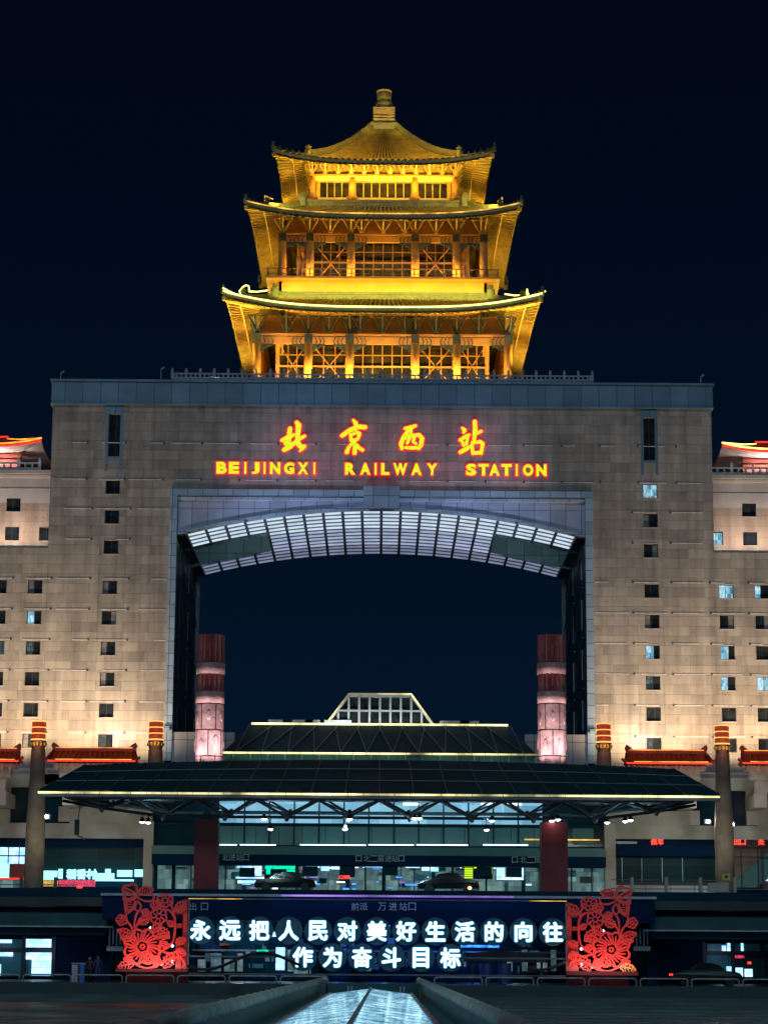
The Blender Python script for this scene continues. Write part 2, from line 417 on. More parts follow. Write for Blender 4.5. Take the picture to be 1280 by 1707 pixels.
def put_glyph(mb, ch, cx, cz, y, height, depth=.1, bold=0.0, wide=None):
    """centre glyph at cx, cz; front near y"""
    vs, fs, x0, x1, y0, y1 = glyph(ch, 1.0, depth / height, bold)
    k = height / (y1 - y0); kx = k if not wide else wide / max(.3, (x1 - x0))
    mb.add([(cx + (vx - (x0 + x1) / 2) * kx, y - vz * height, cz + (vy - (y0 + y1) / 2) * k) for vx, vy, vz in vs], fs)

def bold_glyph(mb, ch, cx, cz, y, height, depth, g):
    for i, (a, b) in enumerate(((0, 0), (1, 0), (-1, 0), (0, 1), (0, -1), (.7, .7), (-.7, .7), (.7, -.7), (-.7, -.7))):
        put_glyph(mb, ch, cx + a * g, cz + b * g, y - i * .0012, height, depth)

def light(name, kind, loc, aim, power, col, size=1.0, sizey=None, spread=None, spot=None, blend=.5, soft=.3):
    l = bpy.data.lights.new(name, kind); l.energy = power; l.color = col
    if kind == 'AREA':
        l.size = size
        if sizey: l.shape = 'RECTANGLE'; l.size_y = sizey
        if spread: l.spread = R(spread)
    if kind == 'SPOT':
        l.spot_size = R(spot or 60); l.spot_blend = blend; l.shadow_soft_size = soft
    if kind == 'POINT': l.shadow_soft_size = soft
    o = bpy.data.objects.new(name, l); COL.objects.link(o); o.location = loc
    d = (Vector(aim) - Vector(loc)).normalized()
    q = d.to_track_quat('-Z', 'Y'); 
    # keep an area light's long side (local X) horizontal
    zax = -d; xax = Vector((1, 0, 0)) if abs(d.x) < .7 else Vector((0, 1, 0))
    yax = zax.cross(xax).normalized(); xax = yax.cross(zax).normalized()
    m = Matrix((xax, yax, zax)).transposed()
    o.rotation_euler = m.to_euler()
    return o
# ------------------------------------------------------------------ sky, ground
w = bpy.data.worlds.new('World'); SC.world = w; w.use_nodes = True
N, L = w.node_tree.nodes, w.node_tree.links
bg = N['Background']; bg.inputs['Strength'].default_value = 1.0
tcw = N.new('ShaderNodeTexCoord'); sxw = N.new('ShaderNodeSeparateXYZ'); L.new(tcw.outputs['Generated'], sxw.inputs[0])
crw = N.new('ShaderNodeValToRGB'); ew = crw.color_ramp.elements   # night sky: a little paler near the horizon
ew[0].position = .0; ew[0].color = (.0012, .0085, .026, 1); ew[1].position = .42; ew[1].color = (.0003, .0016, .0068, 1)
e3 = ew.new(.2); e3.color = (.0003, .0042, .0135, 1)
L.new(sxw.outputs[2], crw.inputs['Fac']); L.new(crw.outputs['Color'], bg.inputs['Color'])
sk = N.new('ShaderNodeTexSky'); sk.sky_type = 'NISHITA'; sk.sun_disc = False; sk.sun_elevation = R(12); sk.sun_rotation = R(200)
b2 = N.new('ShaderNodeBackground'); b2.inputs['Strength'].default_value = .0001
ad = N.new('ShaderNodeAddShader'); L.new(sk.outputs[0], b2.inputs[0]); L.new(bg.outputs[0], ad.inputs[0]); L.new(b2.outputs[0], ad.inputs[1])
L.new(ad.outputs[0], N['World Output'].inputs['Surface'])
# the night sky lights the place as faint city glow
sun = bpy.data.lights.new('sun', 'SUN'); sun.energy = .44; sun.angle = R(12); sun.color = (.56, .74, 1.0)
so = bpy.data.objects.new('sun', sun); COL.objects.link(so); so.rotation_euler = (R(58), 0, R(-8))

struct(MB().box(-1500, 1500, -200, 3000, -1, 0).build('ground', M['paving']))
struct(MB().box(-120, 120, 146, 300, 0.004, .87).build('pavement', M['road']))
Y0 = 240.0; YB = 268.5; YB2 = 275.0; YC = 259.0
# ------------------------------------------------------------------ gate building
gate = thing('station_building', 'huge grey stone gate building with a flat arched opening and long window rows', 'building', (0, Y0, 0))
zt = Z(641, Y0); zc = Z(676, Y0)
xg = Xo(549, 700, Y0)                    # half width of the tall gate
zw = Z(917, Y0)                          # top of the lower wings
zfr = Z(818, Y0); xf = Xo(352.5, 900, Y0); xi = Xo(340.5, 900, Y0)
zb = Z(1223, Y0)
rowy = [815, 864.5, 915, 982, 1033, 1084, 1135.5, 1187.5, 1239]
colx = [Xo(452, 1000, Y0), Xo(577.5, 1033, Y0), Xo(635.5, 982, Y0), Xo(761, 982, Y0)]
ww, wh = .76, .74
wins = []
for sgn in (-1, 1):
    for ci, cx_ in enumerate(colx):
        for ri, ry in enumerate(rowy):
            if ci > 0 and ri < 3: continue
            wins.append((sgn * cx_, Z(ry, Y0), ci, ri, sgn))
holes = [(x - ww, x + ww, z - wh, z + wh) for x, z, *_ in wins]
slots = [(s * colx[0] - .62, s * colx[0] + .62, Z(764, Y0), Z(693, Y0)) for s in (-1, 1)]
rects = [(-xg, xg, zfr, zc), (-xg, -xf, 0, zfr), (xf, xg, 0, zfr), (-74, -xg, 0, zw), (xg, 74, 0, zw)]
fw = holes_wall(rects, holes + slots, Y0, .42)
for s in (-1, 1):                        # outer flanks, roofs and backs
    fw.add([(s * xg, Y0, zw), (s * xg, YB, zw), (s * xg, YB, zc), (s * xg, Y0, zc)], [(0, 1, 2, 3)])
    fw.add([(s * 74, Y0, 0), (s * 74, YB, 0), (s * 74, YB, zw), (s * 74, Y0, zw)], [(0, 1, 2, 3)])
    fw.add([(s * 74, Y0, zw), (s * 74, YB, zw), (s * xg, YB, zw), (s * xg, Y0, zw)], [(0, 1, 2, 3)])
    fw.add([(s * 74, YB, 0), (s * 74, YB, zw), (s * xi, YB, zw), (s * xi, YB, 0)], [(0, 1, 2, 3)])
for a, b, c in ((-xg, -xi, zw), (xi, xg, zw), (-xi, xi, zfr)):
    fw.add([(a, YB, c), (a, YB, zc), (b, YB, zc), (b, YB, c)], [(0, 1, 2, 3)])
fw.build('facade', M['stone'], gate)
c_ = MB().box(-xg - .15, xg + .15, Y0 - .35, YB + .2, zc, zt)
c_.box(-xg - .3, xg + .3, Y0 - .5, YB + .3, zt, zt + .28).box(-xg - .22, xg + .22, Y0 - .42, YB + .2, zc - .16, zc)
c_.build('cornice', M['cornice'], gate)
MB().box(-xg, xg, YB + .35, YB2, zfr + 5, zt + .3).build('rear_block', M['stone'], gate)
# wing ledge
for s in (-1, 1):
    MB().box(s * 74, s * (xg + .02), Y0 - .12, Y0 + 1.2, zw, zw + .22).build('ledge', M['cornice'], gate)
# windows
lit = {(0, 0, 1): 'litwin', (1, 3, 1): 'litwin', (2, 3, 1): 'litwin', (0, 5, 1): 'litwin', (1, 5, 1): 'litwin', (1, 6, 1): 'litwin', (2, 6, 1): 'litwin',
       (1, 4, -1): 'litwin', (1, 5, -1): 'litwin2', (0, 6, 1): 'litwin2', (1, 1, 1): 'litwin2', (0, 8, 1): 'litwin2', (0, 8, -1): 'litwin2', (2, 5, -1): 'litwin2'}
def make_window(x, z, hw, hh, y, parent, key=None, tall=False):
    f = MB(); yf = y + .28
    t = .07
    f.box(x - hw, x + hw, yf, yf + .08, z + hh - t, z + hh).box(x - hw, x + hw, yf, yf + .08, z - hh, z - hh + t)
    f.box(x - hw, x - hw + t, yf, yf + .08, z - hh + t, z + hh - t).box(x + hw - t, x + hw, yf, yf + .08, z - hh + t, z + hh - t)
    sh = random.choice((0, 0, .15, -.1))
    f.box(x + sh - .03, x + sh + .03, yf, yf + .08, z - hh + t, z + hh - t)
    f.cur = 1
    f.box(x - hw - .09, x + hw + .09, y - .05, y + .02, z - hh - .10, z - hh - .005)
    if not tall: f.box(x - hw - .09, x + hw + .09, y - .03, y + .02, z + hh + .005, z + hh + .08)
    fo = f.build('window', [M['wframe'], M['sill']], parent)
    p = MB()
    if key:
        half = random.random() < .6
        p.box(x - hw + t, x + (sh if half else hw) - (.03 if half else t), yf + .03, yf + .05, z - hh + t, z + hh - t)
        p.build('lit_pane', M[key], fo)
        if half: MB().box(x + sh + .03, x + hw - t, yf + .03, yf + .05, z - hh + t, z + hh - t).build('pane', M['pane'], fo)
    else:
        p.box(x - hw + t, x + hw - t, yf + .03, yf + .05, z - hh + t, z + hh - t)
        if random.random() < .45:
            p.cur = 1; a = random.choice((-1, 1)); p.box(x + a * hw * .25, x + a * (hw - t), yf + .022, yf + .029, z - hh + t, z + hh - t)
        p.build('pane', [M['pane'], M['curtain']], fo)
for x, z, ci, ri, sgn in wins:
    make_window(x, z, ww, wh, Y0, gate, lit.get((ci, ri, sgn)))
for a, b, c, d in slots:
    make_window((a + b) / 2, (c + d) / 2, .62, (d - c) / 2, Y0, gate, tall=True)
    # pale surround of the tall slot
    MB().box(a - .28, a - .02, Y0 - .06, Y0, c - 1.6, d + .8).box(b + .02, b + .28, Y0 - .06, Y0, c - 1.6, d + .8).box(a - .02, b + .02, Y0 - .06, Y0, c - .25, c - .02).box(a - .02, b + .02, Y0 - .05, Y0, d + .02, d + .8).build('slot_surround', M['cornice'], gate)
# thin light conduits over the window rows, with small dark fixtures
cond_rows = [(741, 0), (802, 0), (851, 0), (902, 0), (968, 1), (1019, 1), (1070, 1), (1121, 1), (1173, 1), (1225, 1)]
for cy_, wide in cond_rows:
    z = Z(cy_, Y0)
    for s in (-1, 1):
        x0 = xf + .2 if cy_ > 815 else 3.0; x1 = 55 if wide else xg - 1.2
        mb = MB(); x = x0
        while x < x1:
            ln = random.uniform(2.6, 3.9) * (.93 if random.random() < .85 else .45)
            if random.random() < .8 or wide: mb.box(s * x, s * min(x1, x + ln), Y0 - .05, Y0 - .01, z - .045, z + .035)
            x += 4.05
        mb.cur = 1; x = x0 + 4.0
        while x < x1:
            mb.box(s * x - .09, s * x + .09, Y0 - .09, Y0 - .01, z - .08, z + .08); x += 4.05
        mb.build('facade_conduit', [M['pipe'], M['node']], gate)
# opening frame
f = MB()
f.box(-xf, -xi, Y0 - .3, Y0 + .5, zb - 3, zfr).box(xi, xf, Y0 - .3, Y0 + .5, zb - 3, zfr)
zf2 = Z(829, Y0)
f.box(-xi, xi, Y0 - .3, Y0 + .5, zf2, zfr)
f.build('opening_frame', M['frame'], gate)
# keystone block
zk = Z(847, Y0); xk = Xo(30, 830, Y0)
MB().box(-xk, xk, Y0 - .75, Y0 + .4, zk, zfr + .35).build('keystone_block', M['frame'], gate)
# spandrel with arched lower edge
zcr = Z(845, Y0); zsp = Z(890, Y0)
arc = lambda x, zc_=zcr: zc_ - (zcr - zsp) * (x / xi) ** 2
NS = 48
top = [(xi * (2 * i / NS - 1)) for i in range(NS + 1)]
sp_ = MB()
for a, b in zip(top, top[1:]):
    sp_.add([(a, Y0 + .25, arc(a)), (b, Y0 + .25, arc(b)), (b, Y0 + .25, zf2), (a, Y0 + .25, zf2)], [(0, 1, 2, 3)])
sp_.build('spandrel', M['spandrel'], gate)
le = MB(); le.box(-xi, -xk, Y0 - .1, Y0 + .3, zf2 - .42, zf2 - .1).box(xk, xi, Y0 - .1, Y0 + .3, zf2 - .42, zf2 - .1)
le.build('light_ledge', M['spandrel'], gate)
edge = MB()
for a, b in zip(top, top[1:]):
    edge.add([(a, Y0 - .05, arc(a) - .25), (b, Y0 - .05, arc(b) - .25), (b, Y0 - .05, arc(b)), (a, Y0 - .05, arc(a)),
              (a, Y0 + 1.1, arc(a) - .25), (b, Y0 + 1.1, arc(b) - .25), (b, Y0 + 1.1, arc(b)), (a, Y0 + 1.1, arc(a))],
             [(0, 1, 2, 3), (0, 4, 5, 1), (3, 2, 6, 7)])
edge.build('arch_rim', M['frame'], gate)
# vaulted ceiling with luminous panels
NBAY, NROW = 20, 13
xv = xi - .9; pw = 2 * xv / NBAY; ya, yb2 = Y0 + 1.1, YB - .6; ph = (yb2 - ya) / NROW
vz = lambda x: arc(x) - .1
skip = lambda b, r_: (b < 4 or b >= NBAY - 4) and 4 <= r_ < 9
vm_ = MB()
for b in range(NBAY):
    xa, xb = -xv + b * pw, -xv + (b + 1) * pw
    for r_ in range(NROW):
        if skip(b, r_): continue
        y1, y2 = ya + r_ * ph, ya + (r_ + 1) * ph
        vm_.add([(xa, y1, vz(xa)), (xb, y1, vz(xb)), (xb, y2, vz(xb)), (xa, y2, vz(xa))], [(0, 3, 2, 1)])
for s in (-1, 1):
    vm_.add([(s * xv, ya, vz(xv)), (s * xi, ya, vz(xi)), (s * xi, YB, vz(xi)), (s * xv, YB, vz(xv))], [(0, 1, 2, 3)])
vm_.build('ceiling_vault', M['vault'], gate)
rb = MB()
for b in range(NBAY + 1):
    x = -xv + b * pw
    for (r0, r1) in ([(0, 4), (9, 13)] if (b < 4 or b > NBAY - 4) else [(0, 13)]):
        rb.box(x - .07, x + .07, ya + r0 * ph, ya + r1 * ph, vz(x) - .30, vz(x) + .05)
rb.build('vault_rib', M['vault'], gate)
for b in range(NBAY):
    xa, xb = -xv + b * pw + .16, -xv + (b + 1) * pw - .16
    mb = MB()
    for r_ in range(NROW):
        if skip(b, r_): continue
        y1 = ya + r_ * ph + .2; y2 = y1 + ph * .54
        mb.cur = 0 if r_ < 5 else (1 if r_ < 10 else 2)  # light fading towards the rear is put into the panel emission
        za, z2 = vz(xa) - .12, vz(xb) - .12
        mb.add([(xa, y1, za), (xb, y1, z2), (xb, y2, z2), (xa, y2, za), (xa, y1, za - .015), (xb, y1, z2 - .015), (xb, y2, z2 - .015), (xa, y2, za - .015)],
               [(0, 1, 2, 3), (7, 6, 5, 4), (0, 4, 5, 1), (1, 5, 6, 2), (2, 6, 7, 3), (3, 7, 4, 0)])
    for r_ in range(NROW):                # dark baffles between the luminous rows
        if skip(b, r_): continue
        y3 = ya + r_ * ph + .2 + ph * .54
        z3, z4 = vz(xa) - .13, vz(xb) - .13
        mb.cur = 3
        mb.add([(xa, y3, z3 - .12), (xb, y3, z4 - .12), (xb, y3 + ph * .40, z4 + .03), (xa, y3 + ph * .40, z3 + .03)], [(0, 1, 2, 3)])
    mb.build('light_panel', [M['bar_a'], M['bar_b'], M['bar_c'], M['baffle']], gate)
for s in (-1, 1):                        # deep recesses in the ceiling
    xa, xb = s * (xi - .02), s * (xv - 4 * pw); y1, y2 = ya + 4 * ph, ya + 9 * ph; zr = zcr + 1.6
    rc = MB()
    zA, zB = vz(xa) - .3, vz(xb) - .3
    rc.add([(xa, y1, zA), (xb, y1, zB), (xb, y1, zr), (xa, y1, zr)], [(0, 1, 2, 3)])
    rc.add([(xa, y2, zA), (xb, y2, zB), (xb, y2, zr), (xa, y2, zr)], [(0, 3, 2, 1)])
    rc.add([(xb, y1, zB), (xb, y2, zB), (xb, y2, zr), (xb, y1, zr)], [(0, 1, 2, 3)])
    rc.add([(xa, y1, zr), (xb, y1, zr), (xb, y2, zr), (xa, y2, zr)], [(0, 1, 2, 3)])
    rc.build('ceiling_recess', M['recess'], gate)
    # inner flank of the opening: dark glazing with slanting light bars
    g = MB().add([(s * xi, Y0 + .5, zb - 3), (s * xi, YB, zb - 3), (s * xi, YB, zsp + 2), (s * xi, Y0 + .5, zsp + 2)], [(0, 1, 2, 3) if s > 0 else (0, 3, 2, 1)])
    g.build('inner_flank', M['navyglass'], gate)
    br = MB()
    z = zb + 1; k = 0
    while z < zsp - 2:
        for q in range(3):
            yq = Y0 + 3 + q * 11
            br.bar((s * (xi - .1), yq, z + 4.2), (s * (xi - .1), yq + 8.5, z), .11)
            br.bar((s * (xi - .12), yq + 1, z - .2), (s * (xi - .12), yq + 1, z + 3), .10)
        z += 5.4; k += 1
    br.bar((s * (xi - .1), YB - .3, zb - 2), (s * (xi - .1), YB - .3, zsp), .5)
    br.build('flank_brace', M['steel_l'], gate)
    MB().box(s * xi, s * (xi - .25), YB - 1.2, YB - .2, zb - 3, zsp - .4).build('rear_jamb', M['frame'], gate)
    light('recess_fill', 'AREA', (s * (xi - 5), y1 + 1.0, zcr - 1.2), (s * (xi - 5), y2, zcr + .5), 90, (.55, .9, 1), 7, .3)  # added fill light, stands in for light bounced into the recess
# upper soffit block over vault so that sky does not show through the top
MB().box(-xi - .01, xi + .01, Y0 + .9, YB - .02, zcr + 5.1, zcr + 5.4).build('upper_slab', M['vault'], gate)
ba = MB()
for a, b in zip(top, top[1:]):
    ba.add([(a, YB - .05, arc(a) - .1), (b, YB - .05, arc(b) - .1), (b, YB - .05, zfr + 3), (a, YB - .05, zfr + 3)], [(0, 3, 2, 1)])
ba.build('rear_spandrel', M['vault'], gate)
# low wall closing the opening's foot
for s in (-1, 1): MB().box(s * xi, s * (xi - 6.5), Y0 - .02, Y0 + 1, 0, zb).build('low_wall', M['lowwall'], gate)
for s in (-1, 1): MB().box(s * (xi + 1), s * (xi + .2), Y0 - .8, Y0 - .35, zb + .1, zb + .5).build('foot_trim', M['frame'], gate)

# set-back side blocks above the wings and their pavilions
zs = Z(789, 244)
for s in (-1, 1):
    sb = thing('side_tower', 'warm lit stone side block left of the gate, carrying a red pavilion' if s < 0 else 'warm lit stone side block right of the gate, carrying a red pavilion', 'building', (s * 47, 244, zw))
    x0, x1 = s * (xg + .05), s * 74
    wz = [(Xo(613, 846, 244), Z(846, 244)), (Xo(615, 894, 244), Z(894, 244)), (Xo(558.5, 894, 244), Z(894, 244))]
    hs = [(s * x - .75, s * x + .75, z - .72, z + .72) for x, z in wz]
    zmid = Z(843, 244)
    a, b = min(x0, x1), max(x0, x1)
    holes_wall([(a, b, zw, zmid)], [h for h in hs], 244, .42).build('wall', M['stone2'], sb)
    up = holes_wall([(a, b, zmid, zs - .75)], [h for h in hs], 244 - .04, .42)
    up.box(a, b, 243.8, 244.6, zs - .75, zs - .45)
    up.build('upper_band', M['pale'], sb)
    MB().box(a, b, 245, YB, zw, zs - .4).box(a, b, 243.5, 246, zs - .4, zs).build('roof_slab', M['beige'], sb)
    for x, z in wz: make_window(s * x, z, .75, .72, 244, sb, 'litwin' if (s > 0 and x < 37) else None)
    MB().box(a, b, 243.9, 243.97, zs - 2.0, zs - 1.93).build('string_course', M['beige'], sb)
    # pavilion
    xt = Xo(563, 745, 246); hw = 11.5; pxc = s * (xt + hw + .2)
    z0 = zs; yc = 246 + 7
    pv = thing('rooftop_pavilion', ('white and red rooftop pavilion with red outlined roof, %s of the gate') % ('left' if s < 0 else 'right'), 'pavilion', (pxc, yc, z0))
    ze = Z(752, 246); zr = Z(738, 248)
    for cx_ in (-8.5, -4.3, 0, 4.3, 8.5):
        for yy in (248, 258): MB().box(pxc + cx_ - .45, pxc + cx_ + .45, yy - .45, yy + .45, z0, ze - .1).build('column', M['redbrick'], pv)
    MB().box(pxc - 8.3, pxc + 8.3, 249.5, 256, z0, ze - .4).build('inner_wall', M['redbrick'], pv)
    MB().box(pxc - 9, pxc + 9, 247.4, 247.9, ze - 1.5, ze - .9).box(pxc - 9, pxc + 9, 247.5, 247.8, ze - .7, ze - .3).build('beam', M['redbrick'], pv)
    so_ = MB()
    rows = []
    for v in (0, 1):
        rows.append([(pxc + (hw - v * 3.2) * t + 0, yc - (7.6 - v * 2.8), ze + .1 - v * .3 + (.7 * abs(t) ** 5 * (1 - v))) for t in [i / 12 - 1 for i in range(25)]])
    so_.grid(rows)
    for q in (-1, 1):
        rr = [[(pxc + q * (hw - v * 3.2), yc + (7.6 - v * 2.8) * t, ze + .1 - v * .3 + (.7 * abs(t) ** 5 * (1 - v))) for t in [i / 6 - 1 for i in range(13)]] for v in (0, 1)]
        so_.grid(rr)
    so_.build('eave_soffit', M['pale'], pv)
    rf = MB()
    rf.grid([[(pxc + (hw - v * 4) * t, yc - 7.7 + v * 4.5, ze + .3 + v * 1.7 + (.7 * abs(t) ** 5 * (1 - v))) for t in [i / 12 - 1 for i in range(25)]] for v in (0, .5, 1)])
    rf.grid([[(pxc + (hw - v * 4) * t, yc + 7.7 - v * 4.5, ze + .3 + v * 1.7 + (.7 * abs(t) ** 5 * (1 - v))) for t in [i / 12 - 1 for i in range(25)]] for v in (0, .5, 1)])
    for q in (-1, 1):
        rf.grid([[(pxc + q * (hw - v * 4), yc + (7.7 - v * 4.5) * t, ze + .3 + v * 1.7 + (.7 * abs(t) ** 5 * (1 - v))) for t in [i / 6 - 1 for i in range(13)]] for v in (0, .5, 1)])
    rf.box(pxc - 7.4, pxc + 7.4, yc - 3, yc + 3, ze + 1.6, ze + 2.1)
    rf.build('tiled_roof', M['red_tile'], pv)
    ld = MB()
    pts = [(pxc + hw * t, yc - 7.75, ze + .35 + .7 * abs(t) ** 5) for t in [i / 12 - 1 for i in range(25)]]
    ld.tube(pts, .09, 6)
    # outline over the hip with its little step
    ld.tube([(pxc - s * hw, yc - 7.7, ze + 1.05), (pxc - s * (hw - 2.5), yc - 6, ze + 1.25), (pxc - s * (hw - 4.3), yc - 4, ze + 1.75), (pxc - s * (hw - 4.6), yc - 3.8, ze + 1.3), (pxc + s * 7, yc - 3.8, ze + 1.3)], .09, 6)
    ld.build('neon_outline', M['led_o'] if s < 0 else M['led_y'], pv)
    l2 = MB(); l2.tube([(x, y, z - .28) for x, y, z in pts], .12, 6)
    l2.tube([(pxc + 7.3, yc - 4.0, ze + 2.0), (pxc - 7.3, yc - 4.0, ze + 2.0)], .10, 6)
    l2.build('red_neon', M['led_r'], pv)
    # balustrade
    bl = thing('stone_balustrade', 'pale stone balustrade in front of the pavilion %s of the gate' % ('left' if s < 0 else 'right'), 'balustrade', (s * 47, 243.8, zs))
    x = a + .3
    while x < b:
        pm = MB(); rm = MB()
        pm.box(x - .14, x + .14, 243.66, 243.94, zs, zs + 1.15); pm.lathe(x, 243.8, [(.12, zs + 1.15), (.16, zs + 1.28), (.05, zs + 1.45)], 8)
        if x + 2.3 < b:
            rm.box(x + .14, x + 2.16, 243.74, 243.86, zs + .72, zs + .92).box(x + .14, x + 2.16, 243.74, 243.86, zs + .02, zs + .35)
            for q in (.75, 1.5): rm.box(x + q - .1, x + q + .1, 243.75, 243.85, zs + .35, zs + .72)
        pm.build('post', M['white'], bl)
        if rm.v: rm.build('rail_panel', M['white'], bl)
        x += 2.3
    # lamps inside pavilion: white light washing its soffit and block
    light('pavilion_lamp', 'AREA', (pxc, 246.6, zs + .5), (pxc, 249, zs + 4), 1100, (1, .86, .85), 16, .4)
    light('block_lamp', 'AREA', (s * 44, 241.4, zw + .5), (s * 44, 244, zw + 7), 900, (1, .84, .72), 16, .3)
# ------------------------------------------------------------------ sign lettering on the gate
YS = Y0 - .07
cs = thing('station_name_sign', 'four glowing yellow brush-written Chinese characters with red halo plates high on the gate', 'sign', (0, YS, Z(728, Y0)))
brush = [
 (340, 690, [[(612,105,13),(605,160,15),(600,215,15),(592,238,13)], [(555,188,10),(600,165,14),(637,150,10)], [(570,256,13),(612,232,15),(650,200,10)], [(574,205,8),(590,228,9)],
            [(660,62,12),(672,80,17),(668,130,15),(664,180,14),(670,215,15),(695,238,15),(716,230,9)], [(716,232,8),(700,248,10),(683,264,5)], [(675,182,10),(715,158,9)]]),
 (340, 690, [[(1062,45,7),(1078,66,13),(1078,84,9)], [(982,155,12),(1035,118,14),(1095,92,14),(1145,95,13)], [(1042,148,8),(1046,188,10)], [(1046,150,7),(1088,130,10),(1106,142,10),(1092,180,9)],
            [(1046,190,7),(1088,182,9)], [(1068,190,10),(1074,232,13),(1070,278,13)], [(1050,212,8),(1028,240,9),(1016,272,13)], [(1088,222,8),(1105,245,10),(1126,256,11)]]),
 (640, 690, [[(150,104,9),(188,98,13),(224,84,8)], [(180,108,10),(142,160,12),(120,212,13),(126,246,10)], [(138,182,8),(184,156,10),(250,150,11),(270,176,13),(262,222,13),(246,246,10)],
            [(152,240,8),(200,242,10),(250,240,9)], [(192,110,8),(188,160,9),(164,208,8)], [(218,154,8),(208,198,9),(228,214,7)]]),
 (640, 690, [[(556,100,6),(572,116,12),(566,132,8)], [(540,186,9),(575,165,11),(604,150,9)], [(555,196,7),(566,222,10)], [(596,168,7),(584,214,10)], [(542,272,11),(578,252,13),(612,232,9)],
            [(645,55,12),(648,110,14),(640,180,11)], [(652,142,9),(690,124,9)], [(626,202,8),(626,240,10),(632,282,10)], [(630,206,8),(684,198,10),(702,212,11),(690,280,10)], [(634,280,9),(686,276,11)]]),
]
def stroke(mb, pts, k, y, grow, lx):
    """one brush stroke: swept strip with round ends; pts = (x, z, r)"""
    out = []
    for (xa, za, ra), (xb, zb_, rb_) in zip(pts, pts[1:]):
        for q in range(4): t = q / 4; out.append((xa + (xb - xa) * t, za + (zb_ - za) * t, ra + (rb_ - ra) * t))
    out.append(pts[-1])
    for i, (x, z, r_) in enumerate(out):
        r_ = r_ + grow; yy = y - k * .002 - (i % 3) * .0006; yb3 = min(y + .25, Y0 - .012)
        if i in (0, len(out) - 1) or i % 4 == 0:
            mb.prism([(x + r_ * math.cos(a * math.pi / 6), z + r_ * math.sin(a * math.pi / 6)) for a in range(12)][::-1], yy, yb3)
        if i + 1 < len(out):
            x2, z2, r2 = out[i + 1]; r2 += grow
            d = Vector((x2 - x, z2 - z)); d.normalize(); n_ = Vector((-d.y, d.x))
            mb.prism([(x + n_.x * r_, z + n_.y * r_), (x2 + n_.x * r2, z2 + n_.y * r2), (x2 - n_.x * r2, z2 - n_.y * r2), (x - n_.x * r_, z - n_.y * r_)], yy - .0003, yb3)
kk = 16 / 4.267 * .0
sc_px = 245 / F / 4.267       # metres per zoomed pixel on the facade
for (ox, oy, strokes) in brush:
    yel = MB(); red = MB()
    for k, st in enumerate(strokes):
        pts = []
        for (u, v, r_) in st:
            x, z = W(ox + u / 4.267, oy + v / 4.267, YS); pts.append((x, z, r_ * sc_px * 1.02))
        stroke(yel, pts, k, YS - .10, .03, 0); stroke(red, pts, k, YS - .02, .15, 0)  # red glow round the strokes, shaped as a wider emissive backing
    ch = red.build('character', M['sign_halo'], cs)
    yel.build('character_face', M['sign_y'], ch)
es = thing('english_name_sign', 'row of glowing yellow Latin capitals with red halo plates above the arched opening', 'sign', (0, YS, Z(782, Y0)))
words = [('BEIJINGXI', [369.5, 390, 409, 426, 441, 458.6, 482, 505, 524]), ('RAILWAY', [583.7, 608.8, 626, 642, 667, 694, 720]), ('STATION', [785, 805.7, 824, 844, 861, 880, 902])]
for wd, xs in words:
    for c, px in zip(wd, xs):
        x, z = W(px, 780 + (px - 369) * .0075, YS)
        wide = {'I': .30, 'W': 1.45, 'J': .82, 'L': .85}.get(c, 1.08)
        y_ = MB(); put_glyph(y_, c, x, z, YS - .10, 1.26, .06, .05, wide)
        r_ = MB(); put_glyph(r_, c, x, z, YS + .0, 1.50, .10, .07, wide + .24)  # red glow round each capital, built as an enlarged emissive copy
        ch = r_.build('letter', M['sign_halo'], es); y_.build('letter_face', M['sign_y'], ch)

for x in (-9.3, -3, 3.4, 9.8):
    light('sign_glow', 'AREA', (x, YS - 1.6, Z(728, Y0)), (x, Y0, Z(728, Y0)), 16, (1, .03, .14), 4.5, 3.0)
for x in (-14, -7, 0, 6, 13.5):
    light('sign_glow', 'AREA', (x, YS - 1.3, Z(784, Y0)), (x, Y0, Z(786, Y0)), 11, (1, .03, .14), 5, 1.6)

# ------------------------------------------------------------------ pagoda tower
pg = thing('tower', 'golden lit three-tiered Chinese tower with upturned eaves standing on the gate roof', 'tower', (0, YC, zt))
def solve(o, y):
    """half width h of a square centred on YC whose front face at YC-h shows o px wide at row y"""
    h = 12.0
    for _ in range(30): h = Xo(o, y, YC - h)
    return h
T4 = [k * math.pi / 2 for k in range(4)]
def four(fn, name, mats, parent=None, smooth=False):
    """fn(mb) models the front side; one mesh per side"""
    for a in T4:
        mb = MB(); fn(mb); mb.build(name, mats, parent or pg, smooth, turn=(a, 0, YC))
def one(fn, name, mats, smooth=False):
    tot = MB()
    for a in T4:
        mb = MB(); fn(mb); ca, sa = math.cos(a), math.sin(a)
        n = len(tot.v)
        tot.v += [(x * ca - (y - YC) * sa, YC + x * sa + (y - YC) * ca, z) for x, y, z in mb.v]
        tot.f += [[i + n for i in f] for f in mb.f]; tot.mi += mb.mi
    return tot.build(name, mats, pg, smooth)

# platform
hp = solve(210, 632); 
zp = Z(634, YC - hp - .6)
MB().box(-22.6, 22.6, Y0 + 1.2, YB2 - .2, zt + .32, zt + .9).box(-19, 19, YC - hp - 1.6, YC + hp + 1.6, zt + .9, zp).build('platform', M['cornice'], pg)

